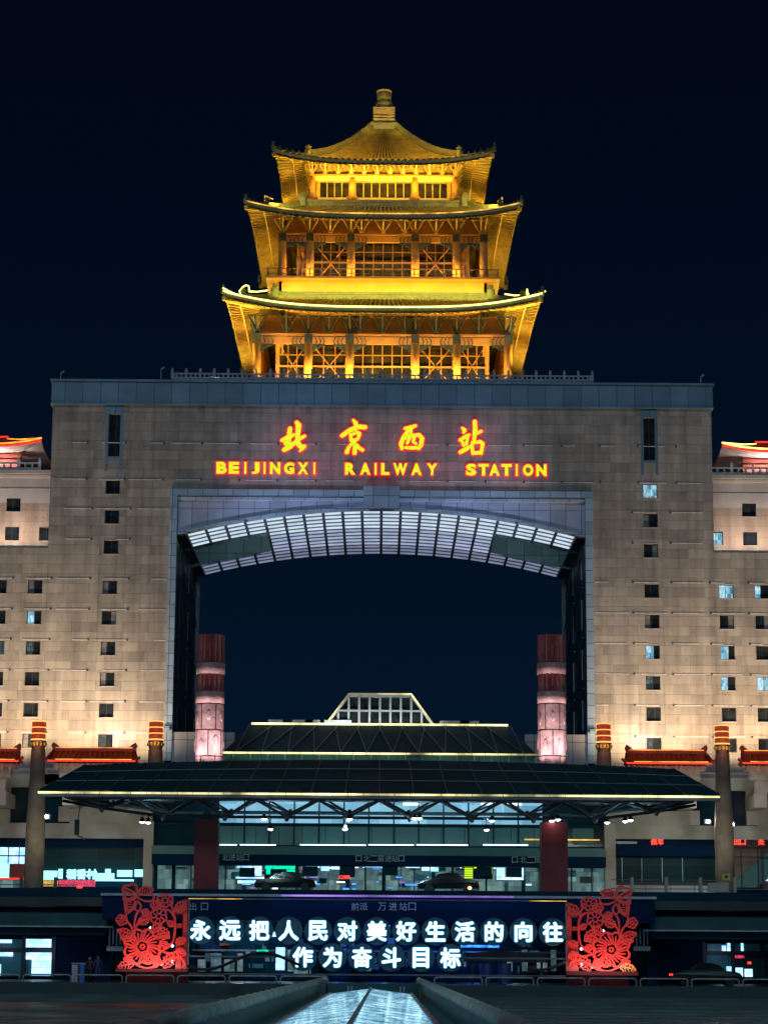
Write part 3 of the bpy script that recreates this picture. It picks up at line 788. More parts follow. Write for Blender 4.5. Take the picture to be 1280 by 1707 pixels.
def roof(he, ze, ht, zt_, lift, ext, tiles, hwall, zwall, name='roof', pw_=1.55, caps=True):
    """four-sided concave roof with upturned corners, tile ribs, rafters beneath"""
    def P(u, v, dz=0, hb=0.0):
        h = he + (ht - he) * v
        c = abs(u) ** 3.2 * (1 - v) ** 2
        k = 1 + ext * c
        return (u * h * k, YC - h * (1 + ext * c * abs(u)) - hb, ze + (zt_ - ze) * v ** pw_ + lift * c + dz)
    nu = tiles * 4
    rows = []
    for j in range(11):
        v = j / 10; r_ = []
        for i in range(nu + 1):
            # equal tile spacing: ribs run straight up the slope
            u = 2 * i / nu - 1
            rib = .30 * (1 if i % 4 in (1, 2) else 0)
            r_.append(P(u, v, rib))
        rows.append(r_)
    def f(mb):
        mb.grid(rows)
        for k in range(len(mb.f)): mb.mi[k] = 1 if (k % nu) % 4 == 3 else 0  # gaps between ribs take the darker shade colour
    one(f, name, [M['tile'], M['pan']])
    # eave edge: round tile ends and fascia board
    def g(mb):
        for i in range(nu):
            u0, u1 = 2 * i / nu - 1, 2 * (i + 1) / nu - 1
            a = P(u0, 0); b = P(u1, 0)
            d = .34 if i % 4 in (1,) else .22
            mb.add([(a[0], a[1] - .02, a[2] - d), (b[0], b[1] - .02, b[2] - d), (b[0], b[1] - .02, b[2] + .1), (a[0], a[1] - .02, a[2] + .1)], [(0, 1, 2, 3)])
    one(g, 'eave_edge', M['ridge'])
    # rafters: a double row of square rafters under the eave
    def r2(mb):
        n = tiles
        def Q(u, t, dz):     # t 0 eave .. 1 wall
            e = P(u, 0); h2 = he + (hwall - he) * t
            c = abs(u) ** 3.2
            zz = (e[2] - .4) * (1 - t) + zwall * t
            # rafters fan towards the corners
            xx = e[0] * (1 - t) + u * hwall * t
            yy = e[1] * (1 - t) + (YC - hwall) * t
            return Vector((xx, yy + .12, zz + dz))
        us = [2 * i / n - 1 for i in range(n + 1)]
        mb.grid([[Q(u, t, 0) for u in us] for t in (0, .25, .5, .75, 1)])
        mb.cur = 1
        for u in us[1:-1]:
            mb.bar(Q(u, .02, -.1), Q(u, .40, -.1), .17, .2)
            mb.bar(Q(u, .40, -.20), Q(u, .98, -.2), .15, .18)
        mb.bar(Q(-.999, .0, -.1), Q(-.999, 1, -.1), .4, .5)
        prev = None
        for u in us:
            q = Q(u, .42, -.12)
            if prev: mb.bar(prev, q, .14, .34)
            prev = q
    one(r2, 'eave_soffit', [M['soffit'], M['gold']])
    # hip ridges with curled beasts
    def hr(mb):
        pts = [P(-1, v, .25) for v in [i / 12 for i in range(13)]]
        mb.tube(pts, [.30] * 13, 6)
        mb.path([(x, y, z + .45) for x, y, z in pts[4:]], .32, .5)
        x, y, z = P(-1, .33, .3)
        mb.lathe(x, y, [(.35, z), (.5, z + .5), (.28, z + .8), (.4, z + 1.0), (.1, z + 1.3)], 8)
        for v in (.06, .12, .18, .24):
            x, y, z = P(-1, v, .3); mb.lathe(x, y, [(.14, z), (.16, z + .25), (.08, z + .35), (.12, z + .45), (.02, z + .55)], 6)
        x, y, z = P(-1, 0, .3); mb.lathe(x, y, [(.2, z - .3), (.25, z + .2), (.12, z + .4), (.18, z + .6), (.02, z + .8)], 6)
        h = ht
        mb.box(-h - .15, h + .15, YC - h - .3, YC - h + .1, zt_ - .1, zt_ + .75)
        mb.box(-h - .2, h + .2, YC - h - .42, YC - h + .1, zt_ + .45, zt_ + .6)
        for q in ((-1, 1) if caps else ()):
            mb.box(q * (h + .25) - .45, q * (h + .25) + .45, YC - h - .55, YC - h + .1, zt_ - .1, zt_ + 1.1)
            mb.box(q * (h + .25) - .2, q * (h + .25) + .1, YC - h - .5, YC - h - .1, zt_ + 1.1, zt_ + 1.6)
    one(hr, 'roof_ridge', M['ridge'])
    return P

def dougong(mb, x, y, z0, z1, wdt, out=.9):
    """bracket cluster: block, flaring arms and a projecting middle arm"""
    mb.box(x - .22, x + .22, y - .3, y + .05, z0, z0 + .28)
    for q in (-1, 1): mb.bar((x + q * .1, y - .15, z0 + .2), (x + q * wdt, y - .35, z1), .16, .2)
    mb.bar((x, y - .1, z0 + .2), (x, y - out, z1), .18, .22)
    mb.bar((x, y - .25, z0 + .3), (x, y - .25, z1), .14, .14)
    mb.box(x - wdt - .15, x + wdt + .15, y - .42, y - .28, z1 - .16, z1)

def queti(mb, x, y, z, q, ln=1.5, hh=.9):
    """carved support board beside a column head"""
    mb.prism([(x, z), (x + q * ln, z), (x + q * ln * .95, z - hh * .25), (x + q * ln * .6, z - hh * .3), (x + q * ln * .5, z - hh * .6), (x + q * ln * .25, z - hh * .65), (x + q * .25, z - hh), (x, z - hh)][::q], y - .1, y + .1)

def storey(h, hin, z0, zbeam, ztop, offs, rcol, brs, lattice, kind):
    """columns, beams, brackets, inner glazed walls"""
    yf = YC - h
    allo = sorted([-o for o in offs] + list(offs))
    for a in T4:
        ca, sa = math.cos(a), math.sin(a)
        for x in allo[:-1]:
            mb = MB(); mb.lathe(x, yf, [(rcol * 1.5, z0), (rcol * 1.5, z0 + .25), (rcol * 1.05, z0 + .3), (rcol, z0 + 1), (rcol * .95, zbeam + .2)], 16)
            mb.build('column', M['orange'], pg, True, turn=(a, 0, YC))
    bh = (ztop - zbeam)
    def beams(mb):
        mb.box(-h + .2, h - .2, yf - .14, yf + .14, zbeam - .15, zbeam + bh * .22)
        mb.box(-h - .3, h + .3, yf - .22, yf + .22, zbeam + bh * .26, zbeam + bh * .34)
    four(beams, 'beam', M['orange'])
    def painted(mb, x):
        if 1:
            mb.box(x - rcol * .9, x + rcol * .9, yf - rcol * 1.0, yf + .1, zbeam - .1, zbeam + bh * .30)
            for q in (-1, 1):
                if abs(x + q * .5) < h + .1:
                    queti(mb, x + q * rcol, yf, zbeam - .16, q, 1.35, .8)
                    # chevrons painted on the beam ends, as thin raised boards
                    for k in range(3):
                        x0 = x + q * (rcol + .25 + k * .42); zc_ = zbeam + bh * .035
                        mb.bar((x0, yf - .17, zc_ + bh * .16), (x0 + q * .22, yf - .17, zc_), .06, .08); mb.bar((x0, yf - .17, zc_ - bh * .16), (x0 + q * .22, yf - .17, zc_), .06, .08)
    if kind != 3:
        for a in T4:
            for x in allo:
                mb = MB(); painted(mb, x); mb.build('bracket_board', M['dkpaint'], pg, turn=(a, 0, YC))
    for a in T4:
        for x in brs:
            mb = MB(); dougong(mb, x, yf, zbeam + bh * .36, ztop, .95 if kind != 3 else .62)
            mb.build('roof_bracket', M['dkpaint'] if kind == 1 else M['gold'], pg, turn=(a, 0, YC))
    # board behind the brackets
    def back(mb): mb.box(-h + .3, h - .3, yf + .3, yf + .4, zbeam + bh * .3, ztop + .2)
    four(back, 'bracket_panel', M['orange'] if kind < 3 else M['gold'])
    # inner wall: timber surround + glazing with glazing bars
    yi = YC - hin
    ed = [-hin] + [x for x in allo if abs(x) < hin - .5] + [hin]
    for a in T4:
        for x0, x1 in zip(ed, ed[1:]):
            fr = MB(); pn = MB()
            m0, m1 = x0 + .35, x1 - .35
            zt2 = zbeam + (.75 if kind != 3 else .2)
            fr.box(x0, m0, yi - .06, yi + .2, z0, zt2).box(m1, x1, yi - .06, yi + .2, z0, zt2)
            fr.box(m0, m1, yi - .06, yi + .2, zt2 - .3, zt2)
            zlo = z0 + (.12 if kind != 3 else .35)
            fr.box(m0, m1, yi - .06, yi + .2, z0, zlo)
            zh = zt2 - .3
            zm = zlo + (zh - zlo) * lattice[1]
            if kind != 3: fr.box(m0, m1, yi - .04, yi + .06, zm - .1, zm + .1)
            n = max(2, round((m1 - m0) / lattice[0]))
            for i in range(n + 1):
                x = m0 + (m1 - m0) * i / n; wd = .045
                fr.box(x - wd, x + wd, yi - .03, yi + .05, zlo, zh)
            if kind != 3:
                fr.box(m0, m1, yi - .025, yi + .045, zm + (zh - zm) * .5 - .04, zm + (zh - zm) * .5 + .04)
                fr.box(m0, m1, yi - .025, yi + .045, zlo + .55, zlo + .63)
            w_ = fr.build('window_wall', M['orange'] if kind == 1 else M['gold'] if kind == 3 else M['timber'], pg, turn=(a, 0, YC))
            pn.box(m0, m1, yi + .9, yi + .95, zlo, zh)
            pn.build('pane', M['pag_glass'], w_, turn=(a, 0, YC))
            if kind != 3 and abs((x0 + x1) / 2) > 2 :
                br = MB(); br.bar((m0, yi + .5, zh), (m1, yi + .5, zlo), .2, .12); br.bar((m1, yi + .62, zh), (m0, yi + .62, zlo), .2, .12)
                br.build('diagonal_brace', M['orange'], w_, turn=(a, 0, YC))
    MB().box(-hin + 1.2, hin - 1.2, yi + 1.2, 2 * YC - yi - 1.2, z0, ztop).build('core', M['dktimber'], pg)

# lower storey
h1 = hp; f1 = YC - h1
xo1 = [Xo(54.5, 600, f1), Xo(123.5, 600, f1), h1]
brs1 = [Xo(o, 540, f1) for o in (0, 37, 54.5, 89, 123.5, 160)]; brs1 = sorted(set([-b for b in brs1] + brs1) | {-h1 + .01, h1 - .3})
he1 = solve(257, 515)
ze1 = Z(515, YC - he1)
zt1 = Z(551, f1); zt1b = Z(524, f1)
storey(h1, solve(177, 600), zp, Z(572, f1), Z(528, f1), xo1, .48, [b for b in brs1], (1.15, .45), 1)
h1t = solve(176, 486)
P1 = roof(he1, ze1, h1t, Z(487, YC - h1t) - .8, 1.5, .035, 52, h1 - .2, Z(520, f1) + .6)
# bright band and balcony
hb = solve(173, 472); zb1 = Z(489, YC - hb) - .4; zb2 = Z(470, YC - hb)
four(lambda mb: mb.box(-hb, hb, YC - hb, YC - hb + .3, zb1, zb2), 'yellow_band', M['bandw'])
def pil(mb):
    for o in (-13.2, -8, -3.5, 3.5, 8, 13.2):
        if abs(o) < hb: mb.box(o - .3, o + .3, YC - hb - .12, YC - hb, zb1, zb2)
four(pil, 'band_pilaster', M['bandw'])
hq = solve(192, 466); zq = Z(461, YC - hq)
MB().box(-hq, hq, YC - hq, YC + hq, zb2, zq - .25).box(-hq - .2, hq + .2, YC - hq - .2, YC + hq + .2, zq - .25, zq).build('balcony_slab', M['orange'], pg)
def railing(h, z, n, hh=1.0):
    def f(mb):
        for i in range(n):
            x = -h + 2 * h * i / n; mb.box(x - .07, x + .07, YC - h - .05, YC - h + .07, z, z + hh)
        mb.box(-h, h, YC - h - .04, YC - h + .04, z + hh - .1, z + hh).box(-h, h, YC - h - .03, YC - h + .03, z + .3, z + .36)
    four(f, 'balcony_railing', M['timber'])
railing(hq, zq, 22, .95)
# middle storey
h2 = solve(167.5, 425); f2 = YC - h2
brs2 = [Xo(o, 380, f2) for o in (0, 36, 53.5, 88, 122)]; brs2 = sorted(set([-b for b in brs2] + brs2) | {-h2 + .01, h2 - .3})
storey(h2, solve(143, 430), zq, Z(402, f2), Z(366, f2), [Xo(53.5, 425, f2), Xo(122, 425, f2), h2], .45, brs2, (1.0, .5), 2)
he2 = solve(222, 359); h2t = solve(132, 336)
P2 = roof(he2, Z(359, YC - he2), h2t, Z(334, YC - h2t) - .75, 1.2, .035, 44, h2 - .2, Z(362, f2) + .9)
# upper storey
h3 = solve(119, 315); f3 = YC - h3; z3 = Z(332, f3)
brs3 = [h3 * (i / 5.5 - 1) for i in range(12)]
storey(h3, h3 - .5, z3, Z(300, f3), Z(275, f3), [Xo(52, 310, f3), h3], .42, brs3, (.95, .5), 3)
he3 = solve(178, 268); h3t = solve(19, 222)
P3 = roof(he3, Z(268, YC - he3), h3t, Z(214, YC - h3t), 1.1, .035, 34, h3 - .2, Z(272, f3) + .8, pw_=1.8, caps=False)
# architrave of the upper storey, pale painted
four(lambda mb: mb.box(-h3, h3, f3 - .26, f3 - .18, Z(303, f3), Z(294, f3)), 'painted_beam', M['bandw'])
# finial
fy = YC - h3t; zf0 = Z(222, fy)
fi = MB()
sx_ = Xo(18, 200, fy)
def fb(o, ya_, yb_): 
    r_ = Xo(o, ya_, YC - 1); fi.box(-r_, r_, YC - r_, YC + r_, Z(ya_, YC), Z(yb_, YC))
fb(17, 226, 209); fb(14.5, 209, 206.5); fb(18.5, 206.5, 203); fb(14.5, 203, 200.5); fb(17.5, 200.5, 197.5); fb(14.5, 197.5, 195); fb(17.5, 195, 188); fb(18.5, 188, 184)
fi.build('finial_base', M['tile'], pg)
rz = lambda o: Xo(o, 180, YC - 1)
MB().lathe(0, YC, [(rz(10), Z(184, YC)), (rz(13), Z(182, YC)), (rz(15), Z(177, YC)), (rz(14), Z(171, YC)), (rz(10), Z(168.5, YC)), (rz(12), Z(167, YC)), (rz(12.5), Z(156, YC)), (rz(11), Z(155, YC))], 24).build('finial_drum', M['ridge'], pg, True)
MB().lathe(0, YC, [(rz(13), Z(155, YC)), (rz(13), Z(152, YC)), (rz(6), Z(149, YC))], 24, 12, .12).build('finial_cap', M['bandw'], pg)
# outline lights
def led(P, name, mat, r_=.09, hip=True, off=.0, full=True):
    def f(mb):
        pts = [P(u, 0, .22) for u in [i / 30 - 1 for i in range(61)]]
        mb.tube([(x, y - .14, z) for x, y, z in pts], r_, 6)
    for a in (T4 if full else T4[:1]):
        mb = MB(); f(mb); mb.build(name, mat, pg, turn=(a, 0, YC))
led(P1, 'eave_light', M['led_t'], .10, full=False)
led(P2, 'eave_light', M['led_dim'], .075, full=False)
for a in T4[:2]:                      # hip outlines (front corners)
    mb = MB()
    pts = [P1(-1, v, .5) for v in (0, .1, .2, .3)]
    x, y, z = pts[-1]
    pts += [(x - .15, y - .1, z + .55), (x + .15, y, z + 1.0), (x + .55, y, z + 1.25), (x + .85, y, z + 1.15), (x + .9, y, z + .75)]
    pts += [tuple(Vector(P1(-1, v, 1.1)) + Vector((0, -.45, 0))) for v in (.45, .6, .8)]
    mb.tube([(x, y - .3, z) for x, y, z in pts], .09, 6)
    mb.build('hip_light', M['led_t'], pg, turn=(a, 0, YC))
    mb = MB(); pts = [P2(-1, v, .5) for v in (0, .15, .3)]; x, y, z = pts[-1]
    pts += [(x, y, z + 1.2), (x + .9, y + .3, z + .9)]
    mb.tube(pts, .06, 6); mb.build('hip_light', M['led_dim'], pg, turn=(a, 0, YC))

# ---- tower lighting: flood fittings at column feet and wall-washers on each tier
WARM = (1, .73, .20); YEL = (1, .82, .12)
for x in sorted([-v for v in xo1] + xo1):
    light('column_lamp', 'SPOT', (x, f1 - .85, zp + .12), (x, f1 + .3, zp + 6), 330, YEL, spot=95, soft=.12)
    MB().lathe(x, f1 - .85, [(.16, zp), (.2, zp + .08), (.2, zp + .10)], 12).build('column_lamp_housing', M['black'], pg)
def washers(h, z, power, col, ln, inward=2.0, up=6, tag_='tier_wash'):
    for k, (dx, dy) in enumerate(((0, -1), (1, 0), (-1, 0), (0, 1))):
        if k == 3: continue
        lx, ly = dx * h, YC + dy * h
        light(tag_, 'AREA', (lx, ly, z), (lx - dx * inward, ly - dy * inward, z + up), power * (1 if k == 0 else .38), col, ln, .25)
washers(h1 + 1.6, zp + .15, 2500, WARM, 24, 3.4, 5)
washers(hb + 1.7, Z(496, YC - hb) + .1, 700, (1, .82, .12), 24, 2.6, 2.4)
washers(hq - .5, zq + .12, 1350, (1, .72, .20), 20, 2.2, 5)
washers((he2 + h3) / 2 - 1.0, Z(332, YC - h3) + .9, 1000, (1, .78, .14), 15, 2.2, 4)
washers(he3 - .4, Z(262, YC - he3) + 1.0, 1300, (1, .52, .08), 14, 5, 4.0, 'ridge_wash')
washers(he2 - .3, Z(352, YC - he2) + .8, 260, (1, .55, .08), 20, 5, 1.6, 'ridge_wash')
light('finial_spot', 'SPOT', (2.5, YC - 5.5, Z(228, YC - 4)), (0, YC, Z(180, YC)), 700, (1, .72, .2), spot=60, soft=.1)
light('finial_spot', 'SPOT', (-2.5, YC - 5.5, Z(228, YC - 4)), (0, YC, Z(180, YC)), 700, (1, .72, .2), spot=60, soft=.1)
# floods on the gate roof that gild the roofs and outer soffits
for s in (-1, 1):
    light('roof_flood', 'SPOT', (s * 20, Y0 + 3.6, zt + 1.3), (s * 12, YC - 13, Z(480, YC - 14)), 9000, WARM, spot=75, soft=.3)
    light('roof_flood', 'SPOT', (s * 18.6, Y0 + 3.6, zt + 1.3), (s * 6, YC - 8, Z(330, YC - 8)), 15000, (1, .72, .12), spot=60, soft=.3)
    light('roof_flood', 'SPOT', (s * 21, YC - 6, zt + 1.3), (s * 14.5, YC - 4, Z(470, YC - 14)), 7000, WARM, spot=110, soft=.3)
    light('top_flood', 'SPOT', (s * 12.5, YC - 13.6, Z(350, YC - 13)), (s * 4, YC - 5, Z(245, YC - 4)), 3800, (1, .70, .12), spot=90, soft=.3)

# balustrade on the gate roof
bl = thing('stone_balustrade', 'long pale stone balustrade with tall posts along the gate roof before the tower', 'balustrade', (0, Y0 + 1.6, zt + .28))
yb_ = Y0 + 1.6; zb0 = zt + .9
x0 = Xo(350, 625, yb_); n = 30; st = 2 * x0 / n
for i in range(n + 1):
    x = -x0 + i * st; po = MB(); ra = MB()
    po.box(x - .13, x + .13, yb_ - .13, yb_ + .13, zb0, zb0 + .95); po.lathe(x, yb_, [(.11, zb0 + .95), (.14, zb0 + 1.02), (.12, zb0 + 1.16), (.04, zb0 + 1.2)], 8)
    po.build('post', M['white'], bl)
    if i < n:
        ra.box(x + .13, x + st - .13, yb_ - .06, yb_ + .06, zb0 + .5, zb0 + .66).box(x + .13, x + st - .13, yb_ - .06, yb_ + .06, zb0 + .0, zb0 + .2)
        for q in (.33, .66):
            ra.box(x + st * q - .08, x + st * q + .08, yb_ - .05, yb_ + .05, zb0 + .2, zb0 + .5)
        ra.build('rail_panel', M['white'], bl)
for s in (-1, 1):
    k = 0
    for i in range(1, 12):
        y = yb_ + i * 2.1; po = MB(); ra = MB()
        po.box(s * x0 - .13, s * x0 + .13, y - .13, y + .13, zb0, zb0 + 1.1)
        ra.box(s * x0 - .06, s * x0 + .06, y - 1.97, y - .13, zb0 + .5, zb0 + .66).box(s * x0 - .06, s * x0 + .06, y - 1.97, y - .13, zb0, zb0 + .2)
        po.build('post', M['white'], bl); ra.build('rail_panel', M['white'], bl)
# little roof fixtures
for k, (px, py, h_, lab) in enumerate(((101, 637, .9, 'short grey aerial on the left corner of the gate roof'), (268, 633, 1.4, 'small grey camera pole left of the roof balustrade'), (1168, 641, 1.0, 'short grey aerial on the right corner of the gate roof'))):
    x, z = W(px, py, Y0 + .6)
    t = MB().lathe(x, Y0 + .6, [(.10, zt + .28), (.05, zt + .5), (.04, zt + h_ + .3)], 8)
    t.bar((x, Y0 + .6, zt + h_ + .2), (x + .35, Y0 + .5, zt + h_ + .5), .18, .14)
    tag(t.build('roof_aerial', M['white']), lab, 'aerial')
# floodlighting of the gate
WASH = (1, .68, .40)
for s in (-1, 1):
    for x, p in ((25.5, 1.0), (31, .9), (37, .85), (43.5, .85), (50, .85), (57, .8)):
        light('wall_wash', 'SPOT', (s * x, Y0 - 4.2, Z(1262, Y0 - 4)), (s * x, Y0, Z(1140, Y0)), 3500 * p, WASH, spot=150, soft=.35, blend=1)
        light('wall_wash', 'SPOT', (s * x, Y0 - 12, Z(1270, Y0 - 12)), (s * x, Y0, Z(990, Y0)), 2900 * p, (1, .83, .64), spot=110, soft=.5, blend=1)
    light('hot_flood', 'SPOT', (s * 26.5, Y0 - 2.6, Z(1250, Y0)), (s * 27.5, Y0, Z(1215, Y0)), 380, (.85, .95, 1), spot=110, soft=.3, blend=1)
    light('arch_flood', 'SPOT', (s * 14, Y0 - 14, Z(1215, Y0)), (s * 10, Y0, Z(915, Y0)), 22000, (.52, .64, 1), spot=44, soft=.6, blend=1)
# ------------------------------------------------------------------ tall sculptural red columns
def bigcol(px0, px1, label):
    Y = 203
    xa, _ = W(px0, 1200, Y); xb, _ = W(px1, 1200, Y); cx, r_ = (xa + xb) / 2, (xb - xa) / 2
    zz = lambda y: W((px0 + px1) / 2, y, Y)[1]
    t = thing('monument_column', label, 'column', (cx, Y, 0), 'tall red carved columns before the opening')
    MB().lathe(cx, Y, [(r_, zz(1106)), (r_, zz(1060)), (r_ * .5, zz(1059))], 80, 14, .28).build('fluted_top', M['flute'], t)
    b = MB().lathe(cx, Y, [(r_ * 1.02, zz(1125)), (r_ * 1.03, zz(1107))], 40); b.build('upper_band', M['relief'], t, True)
    MB().lathe(cx, Y, [(r_ * .96, zz(1155)), (r_ * .96, zz(1125))], 80, 14, .26).build('fluted_band', M['flute'], t)
    MB().lathe(cx, Y, [(r_ * 1.02, zz(1174)), (r_ * 1.02, zz(1155))], 40).build('lower_band', M['relief'], t, True)
    # carved shaft: rows of offset slabs with sunk joints and worn medallions
    sh = MB(); sh.lathe(cx, Y, [(r_ * .95, 7), (r_ * .95, zz(1174))], 40); sh.build('shaft', M['flute'], t, True)
    z = zz(1176); k = 0
    while z > 12:
        hgt = 2.3; n = 6
        sl = MB()
        for i in range(n):
            a0 = 2 * math.pi * (i + .5 * (k % 2)) / n + .03; a1 = a0 + 2 * math.pi / n - .07
            rows = []
            for zz_ in (z - hgt + .1, z):
                rows.append([(cx + r_ * 1.0 * math.cos(a0 + (a1 - a0) * q / 6), Y + r_ * 1.0 * math.sin(a0 + (a1 - a0) * q / 6), zz_) for q in range(7)])
            sl.grid(rows)
            am = (a0 + a1) / 2
            c = Vector((cx + r_ * 1.0 * math.cos(am), Y + r_ * 1.0 * math.sin(am), z - hgt / 2 + random.uniform(-.2, .2))); nn = Vector((math.cos(am), math.sin(am), 0)); tt = Vector((-math.sin(am), math.cos(am), 0))
            ro = random.uniform(.4, .62); m = 14
            vs = [c - nn * .1 + ro * (.55 * math.cos(q * 2 * math.pi / m) * tt + Vector((0, 0, math.sin(q * 2 * math.pi / m) * 1.3))) for q in range(m)]
            vs2 = [c + nn * .12 + (v - c) * .6 for v in vs]
            sl.add(vs + vs2, [(q, (q + 1) % m, m + (q + 1) % m, m + q) for q in range(m)] + [tuple(range(m, 2 * m))])
        sl.build('carved_slab', M['relief'], t); z -= hgt; k += 1
    for a in (-2.3, -.85, -1.57):
        light('column_flood', 'SPOT', (cx + math.cos(a) * 3.2, Y + math.sin(a) * 3.2, zz(1300)), (cx, Y, zz(1170)), 1500, (1, .90, .92), spot=60, soft=.2, blend=1)
    MB().lathe(cx, Y, [(r_ * 1.4, .87), (r_ * 1.4, 7)], 24).build('plinth', M['shaft'], t)
bigcol(326, 373, 'tall carved red column with fluted top, left inside the arched opening')
bigcol(896, 943, 'tall carved red column with fluted top, right inside the arched opening')

# ------------------------------------------------------------------ main hall behind the canopy
YH = 213
hl = thing('station_hall', 'dark green station hall roof with a glazed lantern and lines of light', 'building', (0, YH, 0))
oa = Xo(262, 1257, YH); ob = Xo(214, 1209, YH + 6); za = Z(1257, YH); zb2 = Z(1209, YH + 6)
hr_ = MB()
def frustum(mb, x0, y0a, y0b, z0, x1, y1a, y1b, z1):
    mb.add([(-x0, y0a, z0), (x0, y0a, z0), (x0, y0b, z0), (-x0, y0b, z0), (-x1, y1a, z1), (x1, y1a, z1), (x1, y1b, z1), (-x1, y1b, z1)],
           [(0, 1, 5, 4), (1, 2, 6, 5), (2, 3, 7, 6), (3, 0, 4, 7), (4, 5, 6, 7)])
frustum(hr_, oa, YH, 237, za, ob, YH + 6, 232, zb2)
hr_.build('roof', M['greenroof'], hl)
MB().box(-oa + .2, oa - .2, YH + .3, 236.5, 10, za).build('wall', M['midpane'], hl)
for i in range(18):
    x = -oa + 1 + i * (2 * oa - 2) / 17; MB().bar((x, YH + .15, za - 4), (x, YH + .15, za), .12).build('mullion', M['steel_l'], hl)
tr = MB()
for i in range(12):
    t = (i + .5) / 12 * 2 - 1
    for q in (-1, 1): tr.bar((t * oa, YH - .06, za + .1), (t * ob + q * 1.2, YH + 5.8, zb2 - .05), .09)
tr.build('roof_ribs', M['steel'], hl)
def seglight(mb, x0, x1, y, z, n, r_, gap=.12):
    for i in range(n):
        a = x0 + (x1 - x0) * i / n; b = x0 + (x1 - x0) * (i + 1) / n - gap
        mb.box(a, b, y - r_, y + r_, z - r_, z + r_)
a = MB(); seglight(a, -oa - .1, oa + .1, YH - .15, za, 24, .075, .05); a.build('eave_light', M['led_w'], hl)
a = MB(); seglight(a, -ob, ob, YH + 5.9, zb2 + .05, 16, .085, .05); a.build('upper_eave_light', M['led_w'], hl)
MB().box(-ob, ob, YH + 5.7, YH + 6.3, zb2 - .35, zb2 - .1).build('gutter', M['steel_l'], hl)
# lantern
YL = YH + 7.5
l0 = Xo(91, 1207, YL); l1 = Xo(52, 1159, YL); zl0 = zb2; zl1 = Z(1159, YL)
la = MB(); frustum(la, l0 - .1, YL, YL + 9, zl0, l1 - .1, YL + .3, YL + 8.7, zl1)
lo = la.build('lantern_glazing', M['pane'], hl)
fr = MB()
for i in range(-4, 5):
    x = i * l1 / 3.0
    zt_ = zl1 if abs(x) <= l1 else zl0 + (zl1 - zl0) * (l0 - abs(x)) / (l0 - l1)
    if abs(x) < l0: fr.box(x - .10, x + .10, YL - .12, YL + .05, zl0, zt_ + .02)
for t in (.5,):
    xm = l0 + (l1 - l0) * t; fr.box(-xm, xm, YL - .1, YL + .18, zl0 + (zl1 - zl0) * t - .08, zl0 + (zl1 - zl0) * t + .08)
fr.box(-l1, l1, YL - .1, YL + .4, zl1 - .2, zl1 + .05)
for s in (-1, 1):
    fr.bar((s * l0, YL - .05, zl0), (s * l1, YL + .1, zl1), .25); fr.bar((s * l0, YL + 9, zl0), (s * l1, YL + 8.8, zl1), .25)
fr.build('lantern_frame', M['white'], hl)
le_ = MB(); le_.tube([(-l0, YL - .2, zl0 + .1), (-l1, YL - .1, zl1 + .1), (l1, YL - .1, zl1 + .1), (l0, YL - .2, zl0 + .1)], .08, 6)
le_.build('lantern_light', M['led_w'], hl)
light('lantern_wash', 'AREA', (0, YL - 1.2, zl0 + .15), (0, YL, zl1), 160, (.85, 1, .9), 11, .2)
for px, wd in ((505, 1.0), (560, 1.5), (525, .9), (757, 1.4), (782, .9), (460, .7)):
    x, _ = W(px, 1200, YH + 8); MB().box(x - wd, x + wd, YH + 7, YH + 9, zb2, zb2 + .55).build('roof_unit', M['white'], hl)

# ------------------------------------------------------------------ podium front (Y about 190)
YP = 190.0
zdeck = Z(1492, 158)
pod = thing('podium_building', 'long beige front building with dark glazing and lit shop windows above the raised road', 'building', (0, YP, 0))
def pw(px0, py0, px1, py1, Y, d, mat, name, parent=None, dy=0):
    xa, zt_ = W(px0, py0, Y); xb, _ = W(px1, py0, Y); _, zb_ = W(px0, py1, Y)
    return MB().box(xa, xb, Y + dy, Y + dy + d, zb_, zt_).build(name, mat if not isinstance(mat, str) else M[mat], parent or pod)
# body of the building
zrf = Z(1312, YP)
MB().box(-60, 60, YP + 1.2, 212, 0, zrf).build('body', M['navy2'], pod)
for s, (x0, x1) in ((-1, (-60, W(262, 1300, YP)[0])), (1, (W(1003, 1300, YP)[0], 60))):
    MB().box(x0, x1, YP + .6, 200, zrf, zrf + 1.4).build('parapet', M['beige'], pod)
# left part
pw(-60, 1290, 100, 1312, YP, .6, 'beige', 'upper_beam'); pw(70, 1290, 130, 1308, YP, .6, 'beige', 'upper_beam')
pw(-60, 1312, 18, 1372, YP, .7, 'beige', 'wall'); pw(18, 1312, 50, 1368, YP, .5, 'dkglass', 'glazing', dy=.5)
pw(74, 1312, 252, 1375, YP, .5, 'navy2', 'wall', dy=.3)
pw(98, 1345, 117, 1370, YP, .3, 'pale', 'pier_panel', dy=-.05)
pw(117, 1345, 255, 1375, YP, .25, 'beige', 'wall', dy=.02)
pw(-60, 1372, 252, 1397, YP, .9, 'beige', 'beam', dy=-.2)
pw(241, 1370, 257, 1480, YP, .9, 'pale', 'pier', dy=-.3)
pw(70, 1397, 241, 1412, YP, .3, 'navy', 'fascia', dy=.3)
pw(70, 1412, 241, 1452, YP, .2, 'navyglass', 'glazing', dy=.7)
pw(-60, 1397, 47, 1412, YP, .3, 'navy', 'fascia', dy=.3)
pw(-60, 1412, 44, 1440, YP, .2, 'int_b', 'lit_window', dy=.7)
pw(-60, 1440, 14, 1463, YP, .2, 'blu_w', 'lit_sign', dy=.6)
pw(14, 1440, 43, 1463, YP, .2, 'redcol', 'sign_board', dy=.6)
pw(-60, 1463, 43, 1466, YP, .2, 'led_r', 'red_line', dy=.5)
pw(-60, 1467, 43, 1482, YP, .2, 'int_a', 'shop_front', dy=.7)
